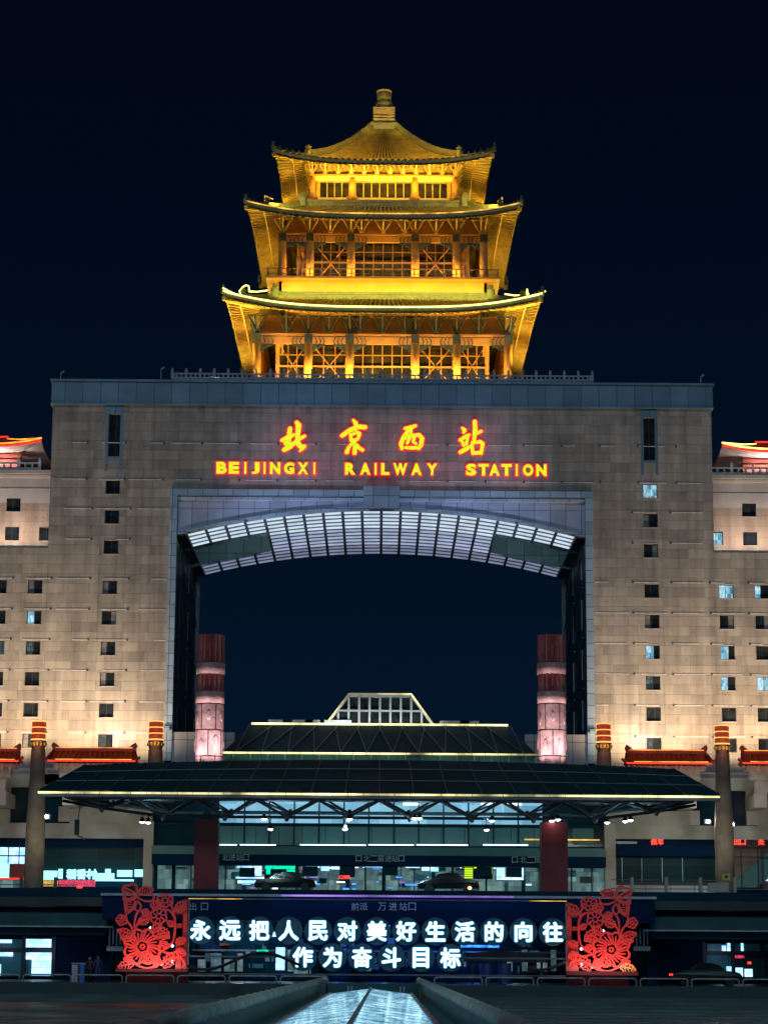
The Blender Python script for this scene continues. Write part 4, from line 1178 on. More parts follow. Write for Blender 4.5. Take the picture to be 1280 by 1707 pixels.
for x in (12, 30): pw(x, 1411, x + 1.5, 1440, YP, .1, 'black', 'glazing_bar', dy=.55)
pw(-60, 1425, 44, 1427, YP, .1, 'black', 'glazing_bar', dy=.55)
# shop strip under the left glazing
pw(68, 1452, 95, 1467, YP, .2, 'blu_w', 'lit_sign', dy=.2); pw(97, 1449, 104, 1465, YP, .2, 'blu_w', 'lit_sign', dy=.2)
pw(195, 1451, 220, 1462, YP, .2, 'blu_w', 'lit_sign', dy=.2); pw(224, 1450, 241, 1462, YP, .2, 'blu_w', 'lit_sign', dy=.2)
sg = thing('shop_sign', 'small cool white glowing shop characters above the lit shop strip, left', 'sign', (W(135, 1458, YP - .1)[0], YP - .1, W(135, 1458, YP)[1]))
for i, c in enumerate('稻香村'):
    x, z = W(119 + i * 17, 1458, YP - .1); mb = MB(); bold_glyph(mb, c, x, z, YP - .1, .74, .12, .045); mb.build('character', M['blu_w'], sg)
pw(160, 1456, 190, 1466, YP, .2, 'blu_w', 'lit_sign', dy=.2); pw(175, 1449, 184, 1457, YP, .2, 'blu_w', 'lit_sign', dy=.2)
pw(68, 1468, 96, 1478, YP, .2, 'shopyel', 'shop_shelf', dy=.3); pw(98, 1467, 158, 1478, YP, .2, 'shopred', 'shop_shelf', dy=.3)
pw(158, 1466, 222, 1469, YP, .2, 'blu_w', 'lit_line', dy=.3); pw(128, 1477, 137, 1484, YP - 1, .2, 'redtxt', 'tail_sign')
pw(68, 1478, 241, 1492, YP, .3, 'navy', 'stall_base', dy=.3)
# right part (mirrors the left, with a ramp at the far edge)
pw(1150, 1297, 1330, 1318, YP, .6, 'beige', 'upper_beam'); pw(1215, 1318, 1245, 1376, YP, .5, 'dkglass', 'glazing', dy=.5)
pw(1244, 1318, 1262, 1376, YP, .7, 'pale', 'pier_panel'); pw(1262, 1318, 1340, 1380, YP, .7, 'beige', 'wall')
pw(1010, 1318, 1192, 1380, YP, .5, 'navy2', 'wall', dy=.3)
pw(1150, 1352, 1166, 1376, YP, .3, 'pale', 'pier_panel', dy=-.05); pw(1010, 1352, 1150, 1378, YP, .25, 'beige', 'wall', dy=.02)
pw(1010, 1376, 1340, 1399, YP, .9, 'beige', 'beam', dy=-.2)
pw(1007, 1374, 1025, 1487, YP, .9, 'pale', 'pier', dy=-.3)
pw(1025, 1399, 1196, 1430, YP, .2, 'navy', 'fascia', dy=.5); pw(1025, 1430, 1196, 1470, YP, .2, 'navyglass', 'glazing', dy=.7)
pw(1025, 1427, 1196, 1428.5, YP, .1, 'steel_l', 'glazing_bar', dy=.5)
for x in (1037, 1070, 1104, 1138): pw(x, 1428, x + 1.3, 1470, YP, .1, 'steel_l', 'glazing_bar', dy=.5)
pw(1025, 1470, 1196, 1476, YP, .3, 'black', 'glazing_bar', dy=.3); pw(1025, 1476, 1196, 1488, YP, .3, 'lowwall', 'stall_base', dy=.3)
pw(1027, 1403, 1062, 1407, YP, .2, 'steel_l', 'strip_lamp', dy=.1)
for grp, cs_, pxs, lab in (('a', '候车', (1090, 1101), 'small red glowing characters over the dark right glazing'), ('b', '出口处', (1228, 1238, 1269), 'small red glowing characters at the far right edge')):
    sg = thing('red_text_sign', lab, 'sign', (W(pxs[0], 1403, YP)[0], YP, W(pxs[0], 1403, YP)[1]))
    for c, px in zip(cs_, pxs):
        x, z = W(px, 1404, YP - .1); mb = MB(); bold_glyph(mb, c, x, z, YP - .1, .48, .1, .015); mb.build('character', M['redtxt'], sg)
# far right: stair soffit and lit hall behind bars
pw(1215, 1399, 1340, 1412, YP, .3, 'black', 'fascia', dy=.3); pw(1215, 1412, 1340, 1482, YP, .2, 'shaft', 'wall', dy=.9)
xa, zA = W(1215, 1480, YP); xb, zB = W(1300, 1418, YP)
MB().prism([(xa, zA), (xa + 2.2, zA), (xb + 1.5, zB - .6), (xb, zB + .7)], YP + .2, YP + .8).build('stair_flight', M['midband'], pod)
x0, z0_ = W(1240, 1468, YP); x1, z1_ = W(1300, 1436, YP)
MB().prism([(x0, z0_), (x1, z0_), (x1, z1_), (x1 - .5, z1_)], YP + .75, YP + .85).build('lit_landing', M['int_b'], pod)
for x in (1234, 1269, 1262): pw(x, 1414, x + 2, 1480, YP, .12, 'black', 'mast')
pw(1215, 1428, 1340, 1430, YP, .1, 'black', 'mast')
# centre part
pw(253, 1375, 330, 1415, YP, .3, 'navy2', 'wall', dy=.4)
pw(365, 1330, 905, 1371, YP, .15, 'hallpane', 'hall_window', dy=.8)
for i in range(1, 14):
    x = 365 + i * 41.5; pw(x, 1328, x + 2.4, 1412, YP, .25, 'navy2', 'mullion', dy=.4)
pw(360, 1351, 905, 1352.6, YP, .12, 'steel', 'transom', dy=.5); pw(360, 1361, 905, 1362.6, YP, .12, 'steel', 'transom', dy=.5)
for a, b in ((372, 380), (424, 468), (490, 602), (672, 780), (802, 900)):
    pw(a, 1330, b, 1333.5, YP, .1, 'halltube', 'hall_tube', dy=.55)
for a, b in ((802, 830), (842, 870), (672, 700)): pw(a, 1338, b, 1342, YP, .1, 'halltube', 'hall_tube', dy=.55)
pw(255, 1371, 1007, 1376, YP, .5, 'navy2', 'sill_band', dy=.1)
pw(365, 1376, 905, 1408, YP, .2, 'midpane', 'frosted_glazing', dy=.6)
pw(255, 1376, 330, 1408, YP, .2, 'dkglass', 'frosted_glazing', dy=.6); pw(940, 1376, 1007, 1411, YP, .2, 'dkglass', 'frosted_glazing', dy=.6)
pw(281, 1380, 314, 1408, YP, .1, 'curtain', 'blind', dy=.45); pw(955, 1381, 990, 1408, YP, .1, 'midband', 'blind', dy=.45)
pw(874, 1399, 1000, 1401, YP - .6, .1, 'led_dim', 'handrail_light')
for a, b in ((366, 395), (400, 460), (500, 610), (614, 690), (694, 780), (805, 880)):
    pw(a, 1408, b, 1409.8, YP, .1, 'halltube', 'edge_light', dy=-.1)
pw(253, 1410, 1010, 1424, YP - 2, 2.4, 'midband', 'canopy_band')
pw(253, 1424, 1010, 1441, YP - 2.3, 2.6, 'navy', 'entrance_fascia')
es_ = thing('entrance_sign', 'dim grey entrance characters on the navy fascia behind the canopy', 'sign', (0, YP - 2.4, Z(1432, YP)))
for txt, xs, y in (('口北二层进站口', [598, 611, 623, 635, 647, 658, 669], 1432), ('北进站口', [376, 387, 399, 410], 1430), ('口北二层', [858, 872, 885, 896], 1434)):
    for c, px in zip(txt, xs):
        x, z = W(px, y, YP - 2.4); mb = MB(); put_glyph(mb, c, x, z, YP - 2.42, .50, .06); mb.build('character', M['glyph'], es_)
# entrance level
pw(253, 1441, 1010, 1492, YP, .2, 'int_a', 'entrance_interior', dy=1.0)
rr = random.Random(3)
for i in range(26):
    x = 258 + i * 29 + rr.uniform(-4, 4)
    pw(x, 1441, x + rr.choice((2, 3, 6)), 1490, YP, .2, rr.choice(('midband', 'navy2', 'lowwall', 'navy2')), 'entrance_post', dy=.4)
for i in range(34):
    x = rr.uniform(260, 995); y = rr.uniform(1444, 1476); ww_ = rr.uniform(8, 24)
    pw(x, y, x + ww_, y + rr.uniform(3, 12), YP, .15, rr.choice(('navy', 'navy2', 'lowwall', 'midband', 'int_a', 'midpane', 'black')), 'counter_panel', dy=.5 + rr.uniform(0, .3))
for a, y0_, b, y1_ in ((395, 1443, 436, 1447), (422, 1447, 436, 1460), (393, 1462, 440, 1465), (396, 1468, 430, 1473), (510, 1443, 533, 1447), (535, 1443, 549, 1452), (552, 1443, 566, 1450),
                       (608, 1443, 660, 1446), (676, 1443, 700, 1447), (703, 1443, 716, 1452), (718, 1443, 731, 1453), (828, 1444, 842, 1462), (842, 1444, 872, 1447), (828, 1463, 873, 1467), (870, 1447, 873, 1463)):
    pw(a, y0_, b, y1_, YP, .1, 'int_b', 'lit_board', dy=.2)
for a, b, y in ((675, 722, 1474), (572, 582, 1481), (587, 593, 1473), (587, 593, 1481), (527, 533, 1473)):
    pw(a, y, b, y + 2.6, YP, .1, 'blueled', 'blue_light', dy=.1)
rr = random.Random(21)
for i in range(46):
    x = rr.uniform(366, 900); y = rr.choice((1443, 1446, 1462, 1470, 1474, 1480, 1483)); ww_ = rr.choice((2, 3, 5, 9, 14))
    pw(x, y, x + ww_, y + rr.choice((1.2, 2, 2.6)), YP, .08, rr.choice(('int_b', 'blueled', 'halltube', 'purple', 'int_b', 'blu_w', 'lowwall')), 'small_light', dy=.12)
# boards, as things
def board(name, label, boxes, mat, px, py, cat='screen'):
    x, z = W(px, py, YP - .5)
    t = MB()
    for a, y0_, b, y1_ in boxes:
        xa, zt_ = W(a, y0_, YP - .5); xb, _ = W(b, y0_, YP - .5); _, zb_ = W(a, y1_, YP - .5)
        t.box(xa, xb, YP - .6, YP - .5, zb_, zt_)
    th = thing(name, label, cat, (x, YP - .5, z))
    t.build('display', M[mat], th)
    a, y0_, b, y1_ = min(q[0] for q in boxes), min(q[1] for q in boxes), max(q[2] for q in boxes), max(q[3] for q in boxes)
    pw(a - 1, y0_ - 1, b + 1, y1_ + 1, YP - .45, .2, 'navy', 'casing', th)
    return th
board('display_board', 'bright green display board inside the upper entrance', [(442, 1443, 492, 1449), (478, 1449, 492, 1464), (444, 1449, 451, 1458)], 'green', 467, 1455)
board('display_board', 'yellow green text display board right of the entrance middle', [(774, 1444 + i * 3.7, 788, 1446.2 + i * 3.7) for i in range(6)] + [(790, 1446, 820, 1448), (814, 1447, 820, 1457)], 'lime', 797, 1455)
t_ = thing('red_text_sign', 'tiny red glowing text left of the entrance middle', 'sign', (W(573, 1463, YP)[0], YP - .5, W(573, 1463, YP)[1]))
for i, c in enumerate('人工售票'):
    x, z = W(566.5 + i * 4.6, 1463, YP - .6); mb = MB(); bold_glyph(mb, c, x, z, YP - .6, .26, .06, .01); mb.build('character', M['redtxt'], t_)
# hanging dark panels
for px, py, lab in ((412, 1455, 'left of the green board'), (517, 1453, 'right of the green board'), (579, 1452, 'over the tiny red text'), (650, 1452, 'at the middle of the entrance'), (807, 1454, 'in front of the yellow green board'), (857, 1455, 'in the blue white frame')):
    x, z = W(px, py, YP - 1.5)
    p_ = thing('notice_screen', 'dark square screen hung ' + lab, 'screen', (x, YP - 1.5, z), 'dark square screens hung in the entrance')
    MB().box(x - .62, x + .62, YP - 1.55, YP - 1.45, z - .38, z + .38).build('screen_face', M['navy2'], p_)
    MB().box(x - .5, x - .45, YP - 1.52, YP - 1.48, z + .38, z + .9).box(x + .45, x + .5, YP - 1.52, YP - 1.48, z + .38, z + .9).build('hanger', M['steel'], p_)

# ------------------------------------------------------------------ small tiled gate roofs
def tileroof(px0, px1, y0_, y1_, label):
    Y = 186
    xa, zt_ = W(px0, y0_, Y); xb, _ = W(px1, y0_, Y); zb_ = W(px0, y1_, Y)[1]
    zb_ = zt_ - (W(px0, y0_, Y)[1] - W(px0, y1_, Y)[1])
    cx = (xa + xb) / 2
    t = thing('tiled_gateway', label, 'gateway', (cx, Y, zb_ - 4), 'red tiled gateways outlined in neon')
    L_ = xb - xa; n = int(L_ / .42); dp = 1.7
    rows = []
    nu = n * 4
    for j in range(5):
        v = j / 4; inset = .35 * v
        rows.append([(xa + inset + (L_ - 2 * inset) * i / nu, Y - dp + dp * v, zb_ + (zt_ - zb_) * (v ** 1.2) + (.14 if i % 4 in (1, 2) else 0)) for i in range(nu + 1)])
    r_ = MB().grid(rows); r_.grid([[(x, 2 * Y - y, z) for x, y, z in rw] for rw in rows]); r_.build('tiled_roof', M['red_tile'], t)
    rd = MB(); rd.box(xa + .3, xb - .3, Y - .18, Y + .18, zt_ + .02, zt_ + .35)
    for s, x in ((-1, xa + .25), (1, xb - .25)):
        rd.prism([(x, zt_ - .1), (x - s * .5, zt_ - .1), (x - s * .5, zt_ + .35), (x + s * .05, zt_ + .75), (x + s * .2, zt_ + .5)][::s], Y - .15, Y + .15)
        rd.bar((x, Y, zt_), (x + s * .3, Y - dp, zb_ + .1), .25)
        rd.bar((x + s * .3, Y - dp, zb_ + .1), (x + s * .6, Y - dp - .1, zb_ + .35), .18)
    rd.build('ridge', M['red_tile'], t)
    l1_ = MB(); l1_.bar((xa + .4, Y - .25, zt_ + .3), (xb - .4, Y - .25, zt_ + .3), .055); l1_.build('ridge_neon', M['led_o'], t)
    l2_ = MB(); l2_.bar((xa, Y - dp - .1, zb_ + .02), (xb, Y - dp - .1, zb_ + .02), .13); l2_.build('eave_neon', M['led_r'], t)
    l3 = MB(); l3.bar((xa + .6, Y - dp - .12, zb_ + .14), (xb - .3, Y - dp - .12, zb_ + .14), .06); l3.build('eave_neon', M['led_o'], t)
    b = MB(); b.box(xa + .4, xb - .4, Y - 1.2, Y + 1.2, zb_ - .45, zb_ - .15).box(xa + .8, xb - .8, Y - .6, Y + .6, zb_ - 1.2, zb_ - .45)
    i = 0; x = xa + .7
    while x < xb - .6:
        b.prism([(x - .16, zb_ - .15), (x + .16, zb_ - .15), (x + .05, zb_ - .75), (x - .05, zb_ - .75)], Y - 1.35, Y - 1.2); x += .62
    b.build('bracket_band', M['beige'], t)
    c = MB()
    c.box(xa + 1.2, xb - 1.2, Y - .35, Y + .35, zb_ - 2.3, zb_ - 1.2); c.build('lintel', M['beige'], t)
    for x in (xa + 1.6, xb - 1.6): MB().box(x - .5, x + .5, Y - .4, Y + 4.5, zb_ - 3.4, zb_ - 2.3).build('post', M['beige'], t)
    light('tile_neon_glow', 'AREA', (cx, Y - dp - 1.6, zb_ - .1), (cx, Y - .6, zt_), 16, (1, .16, .03), L_ * .9, .15)
    return t
tileroof(85, 230, 1253, 1272, 'red tiled gateway roof between the two left lamp columns')
tileroof(-70, 37, 1254, 1272, 'red tiled gateway roof cut by the left edge of the picture')
tileroof(1040, 1181, 1257, 1276, 'red tiled gateway roof between the two right lamp columns')
tileroof(1232, 1340, 1258, 1276, 'red tiled gateway roof cut by the right edge of the picture')

# ------------------------------------------------------------------ lamp columns
def lampcol(px, y0_, label):
    Y = 183
    cx, zt_ = W(px, y0_, Y); zd = W(px, y0_ + 30, Y)[1]; r_ = .58
    t = thing('lamp_column', label, 'lamp column', (cx, Y, 0), 'stone lamp columns with glowing red drums')
    MB().lathe(cx, Y, [(r_ * .96, zd), (r_ * .96, zt_)], 24).build('lamp_drum', M['drum'], t, True)
    for k in range(4):
        z = zt_ - (zt_ - zd) * k / 3 + .02
        MB().lathe(cx, Y, [(r_ * 1.04, z - .035), (r_ * 1.07, z), (r_ * 1.04, z + .035)], 24).build('glowing_ring', M['ring'], t)
    MB().lathe(cx, Y, [(r_ * .9, zd - .8), (r_ * 1.02, zd - .15), (r_ * 1.05, zd - .05)], 24).build('neck', M['shaft'], t)
    d = MB()
    for k in range(12):
        a = k * math.pi / 6; d.lathe(cx + r_ * math.cos(a), Y + r_ * math.sin(a), [(.08, zd - .5), (.12, zd - .35), (.08, zd - .2)], 6)
    d.build('neck_studs', M['bandw'], t)
    inner = 200 < px < 1100            # the two inner ones stand on the podium roof
    MB().lathe(cx, Y, [(.62, Z(1330, YP)), (.60, zd - 3), (.56, zd - .8)] if inner else [(.78, .87), (.76, zd - 7), (.60, zd - 3), (.56, zd - .8)], 24).build('shaft', M['shaft'], t, True)
    if inner: MB().box(cx - .9, cx + .9, Y - .5, YP + .5, Z(1340, YP), Z(1330, YP)).build('foot', M['beige'], t)
    light('lamp_glow', 'POINT', (cx, Y - 1.2, zd - .3), (0, 0, 0), 22, (1, .35, .12), soft=.1)
lampcol(65.5, 1204, 'leftmost stone lamp column with glowing red ringed drum')
lampcol(260.5, 1204, 'lamp column with red drum between the left tiled roof and the arch')
lampcol(1006, 1208, 'lamp column with red drum between the arch and the right tiled roof')
lampcol(1203, 1211, 'rightmost stone lamp column with glowing red ringed drum')

# ------------------------------------------------------------------ canopy
YK = 160.0
ca = thing('entrance_canopy', 'wide dark green glazed canopy with a line of lights on its edge and steel trusses', 'canopy', (0, YK, zdeck))
xe = Xo(568, 1326, YK); zeave = Z(1326, YK); xt_ = Xo(489, 1277, YK + 7); ztop_ = Z(1279, YK + 7); YKB = YK + 27
r_ = MB()
nb = 40
def ctop(t): return (t * xt_, YK + 7, ztop_ + .5 * (1 - t * t))
ptsb = [(-xe + 2 * xe * i / nb, YK, zeave + .15) for i in range(nb + 1)]; ptst = [ctop(-1 + 2 * i / nb) for i in range(nb + 1)]
ptk = [(x, YKB, z) for x, y, z in ptst]
r_.grid([ptsb, ptst, ptk])
for s in (0, -1): r_.add([ptsb[s], ptst[s], ptk[s]], [(0, 1, 2)])
r_.build('glazed_roof', M['greenroof'], ca)
rib = MB()
for i in range(0, nb + 1, 2):
    rib.bar(Vector(ptsb[i]) + Vector((0, -.03, .04)), Vector(ptst[i]) + Vector((0, -.03, .04)), .07)
for t in (.35, .7):
    q = [Vector(a).lerp(Vector(b), t) + Vector((0, -.03, .04)) for a, b in zip(ptsb, ptst)]
    rib.path(q, .06)
rib.build('glazing_rib', M['steel'], ca)
MB().box(-xe, xe, YK - .1, YK + .2, zeave - .25, zeave + .12).build('eave_beam', M['steel'], ca)
e = MB(); seglight(e, -xe, xe, YK - .22, zeave + .02, 44, .062, .05); e.build('eave_light', M['led_w'], ca)
# space truss
zt1_ = Z(1334, YK + 2); zt2_ = Z(1364, YK + 5)
tops = [YK + 1.5, YK + 8.5, YK + 15.5]; bots = [YK + 5, YK + 12]
xs_t = [(-1 + 2 * i / 10) * (xe - 1.6) for i in range(11)]; xs_b = [(a + b) / 2 for a, b in zip(xs_t, xs_t[1:])]
def zbot(x): return zt1_ - (zt1_ - zt2_) * min(1, (xe - 1.0 - abs(x)) / 6.0)
dzt = lambda y: max(0, (y - YK - 5)) * .105
for y in tops:
    m_ = MB(); m_.tube([(x, y, zt1_ + dzt(y)) for x in xs_t], .10, 6); m_.build('top_chord', M['steel_l'], ca)
for y in bots:
    m_ = MB(); m_.tube([(x, y, zbot(x) + dzt(y)) for x in [-xe + 1.0] + xs_b + [xe - 1.0]], .12, 6); m_.build('bottom_chord', M['steel'], ca)
for k, y in enumerate(bots):
    for i, x in enumerate(xs_b):
        m_ = MB()
        for xx in (xs_t[i], xs_t[i + 1]):
            for yy in (tops[k], tops[k + 1]): m_.tube([(x, y, zbot(x) + dzt(y)), (xx, yy, zt1_ + dzt(yy))], .08, 6)
        zq_ = zbot(x) + dzt(y); m_.lathe(x, y, [(.1, zq_ - .3), (.24, zq_), (.1, zq_ + .3)], 8)
        m_.build('web_strut', M['steel_l'] if k == 0 else M['steel'], ca)
for x in xs_b:
    m_ = MB(); m_.tube([(x, bots[0], zbot(x)), (x, bots[-1], zbot(x) + dzt(bots[-1]))], .08, 6); m_.build('cross_chord', M['steel'], ca)
for x in xs_t:
    m_ = MB(); m_.tube([(x, tops[0], zt1_), (x, tops[1], zt1_ + dzt(tops[1])), (x, tops[-1], zt1_ + dzt(tops[-1]))], .06, 6); m_.build('purlin', M['steel'], ca)
# red supports
for a, b, lab in ((325, 364, None), (901, 945, None)):
    for yy in (YK + 6,):
        xa, _ = W(a, 1430, YK + 6); xb, _ = W(b, 1430, YK + 6)
        zc2 = W(344, 1368, YK + 6)[1]
        MB().box(xa, xb, yy - .9, yy + .9, zdeck - .2, zc2).build('support_column', M['redcol'], ca)
        mm_ = MB(); mm_.lathe((xa + xb) / 2, yy, [(.55, zc2), (.3, zc2 + .45), (.2, zc2 + .6)], 12); mm_.build('bearing', M['steel_l'], ca)
# spotlights
SP = [(247, 1372), (237, 1371), (440, 1366), (451, 1383), (575, 1383), (583, 1366), (691, 1365), (699, 1365), (820, 1369), (811, 1384), (920, 1369), (930, 1367), (1042, 1370), (1051, 1368), (1012, 1372)]
grp = 'small white floodlights under the canopy trusses'
for i, (px, py) in enumerate(SP):
    Y = YK + (4.2 if i % 2 else 4.8); x, z = W(px, py, Y)
    nb_ = 'paired' if i % 2 else 'single'
    t = thing('floodlight', '%s white floodlight under the canopy, number %d along from the left' % (nb_, i + 1), 'floodlight', (x, Y, z), grp)
    where = ['beside the left pier', 'left of the left red support', 'under the second truss point from the left support', 'low, left of the middle', 'hanging low at the middle left', 'under the truss left of the middle', 'left one of the bright middle pair', 'right one of the bright middle pair',
             'under the truss right of the middle', 'low, right of the middle', 'left one on the right red support', 'right one on the right red support', 'left one beyond the right support', 'right one beyond the right support', 'beside the right pier'][i]
    t['label'] = 'small white floodlight under the canopy truss, ' + where
    mb = MB(); rr_ = .17
    mb.lathe(x, Y, [(.05, z + .35), (.12, z + .30), (.17, z + .08), (rr_ + .06, z + .02)], 10)
    mb.bar((x, Y, z + .3), (x, Y + .3, zbot(x)), .05); mb.build('housing', M['black'], t)
    MB().lathe(x, Y, [(rr_ * .3, z - .09), (rr_, z - .03), (rr_, z + .02)], 10).build('lens', M['spot'], t)
for px in (240, 440, 580, 695, 815, 1046):
    x, z = W(px, 1371, YK + 4.5)
    light('flood_beam', 'SPOT', (x, YK + 4.4, z - .25), (x + random.uniform(-2, 2), YP, z - 5), 900, (.55, .95, 1), spot=115, soft=.15, blend=1)
# black hanging camera box at the left end
x, z = W(130, 1385, YK + 3)
t = thing('hanging_camera', 'black camera box hanging under the left end of the canopy', 'camera', (x, YK + 3, z))
MB().box(x - .22, x + .08, YK + 2.8, YK + 3.2, z - .3, z + .75).bar((x, YK + 3, z + .7), (x + .1, YK + 3, z + 2.0), .06).build('housing', M['black'], t)
MB().bar((x - .05, YK + 2.9, z - .35), (x + .55, YK + 2.7, z - .6), .12).build('lamp_arm', M['steel_l'], t)
# wall lamps lighting the lamp columns and beams
for px, py, lab in ((78, 1362, 'white flood lamp beside the leftmost lamp column'), (1220, 1375, 'white flood lamp beside the rightmost lamp column'), (1180, 1370, 'pinkish lamp under the right canopy end')):
    x, z = W(px, py, 184.5)
    t = thing('flood_lamp', lab, 'floodlight', (x, 184.5, z))
    MB().box(x - .25, x + .25, 184.5, 185.1, z - .2, z + .2).bar((x, 185, z), (x, 187, z + .2), .08).build('housing', M['black'], t)
    MB().lathe(x, 184.35, [(.08, z - .14), (.17, z), (.08, z + .14)], 12).build('lens', M['spot'], t)
    light('flood_beam', 'POINT', (x, 183.4, z), (0, 0, 0), 130, (.95, 1, .85), soft=.1)
for s in (-1, 1):
    light('beam_wash', 'AREA', (s * 24, YK + 20, Z(1400, YK + 20)), (s * 26, YP, Z(1380, YP)), 210, (1, .88, .70), 16, .5)

# ------------------------------------------------------------------ raised road in front of the podium
rd = thing('raised_road', 'raised road deck with dark navy edge wall running across the whole front', 'bridge', (0, 158, 0))
zdk = zdeck
MB().box(-80, 80, 158, YP + 1.1, zdk - .9, zdk - .3).build('deck', M['road'], rd)
xl, xr = W(172, 1500, 157)[0], W(1090, 1500, 157)[0]
z1, z2, z3 = Z(1497, 157), Z(1537, 157), Z(1484, 159)
MB().box(xl, xr, 156.6, 158, z2, z1).build('sign_fascia', M['navy'], rd)
MB().box(xl - .1, xr + .1, 156.4, 158.2, z1, z1 + .16).build('fascia_cap', M['steel_l'], rd)
MB().box(-80, 80, 158.6, 159, z1 - .7, Z(1485, 159)).build('parapet_wall', M['navy2'], rd)
for s in (-1, 1):
    xa = xl if s < 0 else xr
    MB().box(s * 80, xa, 159.6, 160.2, Z(1526, 159.6), z1 - .7).build('edge_wall', M['navy2'], rd)
    MB().box(s * 80, xa, 158.4, 160.0, Z(1548, 158.4), Z(1526, 158.4)).build('edge_beam', M['teal'], rd)
    MB().box(s * 80, xa - s * .6, 158.1, 158.35, Z(1550, 158.2), Z(1547.5, 158.2)).build('edge_trim', M['steel_l'], rd)
    MB().box(s * 80, xa, 158.7, 159.6, Z(1563, 158.7), Z(1550, 158.7)).build('lower_beam', M['navy2'], rd)
vl = MB(); vl.box(-6.5, 9, 156.30, 156.38, z1 + .03, z1 + .13); vl.build('violet_light_line', M['purple'], rd)
for x in (-4, 2, 7): light('violet_glow', 'AREA', (x, 155.9, z1 - .05), (x, 156.6, z1 - 1.6), 11, (.25, .20, 1), 6, .1)
for x in (-16, -8, 8, 16): light('sign_back_glow', 'AREA', (x, 152.5, z2 + .5), (x, 157, z2 + 1.0), 12, (.04, .28, 1), 6, .5)
fs = thing('fascia_sign', 'faint violet grey characters on the navy edge wall of the raised road', 'sign', (0, 156.5, Z(1512, 157)))
for c, px in zip('前派万进站口', (592, 606, 637, 655, 672, 687)):
    x, z = W(px, 1512, 156.5); mb = MB(); put_glyph(mb, c, x, z, 156.52, .52, .05, .0); mb.build('character', M['glyph'], fs)
for c, px in zip('出口', (322, 341)):
    x, z = W(px, 1512, 156.5); mb = MB(); put_glyph(mb, c, x, z, 156.52, .5, .05, .0); mb.build('character', M['glyph'], fs)
# under the deck: back wall, shop fronts, pillars
ug = thing('ground_floor_front', 'dark ground floor shop fronts with lit windows under the raised road', 'building', (0, 166, .87))
MB().box(-80, 80, 167.5, 168, .87, zdk - .9).build('back_wall', M['navy2'], ug)
def gw(px0, py0, px1, py1, mat, name, Y=166, d=.15, dy=0): return pw(px0, py0, px1, py1, Y, d, mat, name, ug, dy)
for x0_, x1_ in ((-60, 38), (44, 86)):
    pass
gw(-40, 1566, 38, 1581, 'midpane', 'glazing'); gw(-40, 1588, 38, 1628, 'midpane', 'glazing')
gw(44, 1566, 90, 1581, 'navyglass', 'glazing'); gw(44, 1588, 86, 1628, 'midpane', 'glazing')
gw(44, 1566, 86, 1580, 'int_b', 'lit_window', dy=-.06); gw(0, 1567, 20, 1573, 'int_b', 'lit_window', dy=-.06); gw(0, 1587, 22, 1595, 'int_b', 'lit_window', dy=-.06)
gw(54, 1588, 86, 1627, 'int_b', 'lit_window', dy=-.06); gw(-10, 1608, 2, 1627, 'int_b', 'lit_window', dy=-.06); gw(44, 1588, 82, 1600, 'int_b', 'lit_window', dy=-.08)
for x in (38, 88): gw(x, 1562, x + 6, 1632, 'black', 'mullion', dy=-.15)
gw(-40, 1581, 90, 1588, 'black', 'transom', dy=-.12)
gw(92, 1563, 186, 1632, 'navy', 'shutter')
gw(1178, 1574, 1218, 1586, 'midpane', 'glazing'); gw(1178, 1593, 1218, 1632, 'midpane', 'glazing'); gw(1224, 1574, 1266, 1586, 'midpane', 'glazing'); gw(1224, 1593, 1300, 1632, 'navyglass', 'glazing'); gw(1272, 1574, 1320, 1586, 'midpane', 'glazing')
for x in (1170, 1218, 1266): gw(x, 1570, x + 6, 1634, 'black', 'mullion', dy=-.15)
gw(1175, 1586, 1320, 1593, 'black', 'transom', dy=-.12); gw(1088, 1568, 1170, 1634, 'navy', 'shutter')
for a, b, c, d in ((1203, 1577, 1210, 1586), (1212, 1573, 1217, 1587), (1235, 1573, 1239, 1586), (1201, 1618, 1204, 1630), (1211, 1612, 1219, 1630), (1226, 1614, 1238, 1629), (1241, 1616, 1254, 1629)):
    gw(a, b, c, d, 'int_b', 'lit_window', dy=-.06)
gw(1224, 1593, 1240, 1598, 'shopred', 'pink_sign', dy=-.06); gw(1246, 1604, 1252, 1608, 'redtxt', 'orange_lamp', dy=-.06)
# centre (seen between the slogan's characters)
gw(190, 1545, 1075, 1632, 'navy2', 'hall_wall', dy=1.2)
rr = random.Random(11)
for i in range(54):
    x = rr.uniform(320, 930); y = rr.uniform(1562, 1612); ww_ = rr.uniform(7, 28)
    gw(x, y, x + ww_, y + rr.uniform(4, 16), rr.choice(('int_a', 'navy', 'lowwall', 'midband', 'int_a', 'redcol', 'navy2', 'midpane')), 'shop_panel', dy=rr.uniform(.2, .9))
for i in range(20): 
    x = 322 + i * 32; gw(x, 1545, x + 3, 1628, 'navy', 'mullion', dy=.1)
gw(320, 1583, 940, 1586, 'steel', 'transom', dy=.05)
rr = random.Random(5)
for x in (330, 352, 374, 396, 480, 500, 540, 610, 700, 845, 870, 895, 918): gw(x, rr.choice((1584, 1590, 1600)), x + rr.choice((9, 13, 17)), 1620, rr.choice(('int_a', 'dimlit', 'dimlit')), 'lit_window', dy=.0)
for x in (560, 580, 640, 672, 725, 806): gw(x, 1543, x + 10, 1556, rr.choice(('blueled', 'dimlit')), 'lit_window', dy=.0)
gw(460, 1580, 475, 1618, 'int_b', 'lit_window', dy=.0); gw(427, 1552, 470, 1562, 'int_b', 'lit_window', dy=.0)
gw(768, 1576, 832, 1580, 'blueled', 'blue_light', Y=160)
gw(428, 1584, 447, 1591, 'green', 'exit_lamp', Y=160)
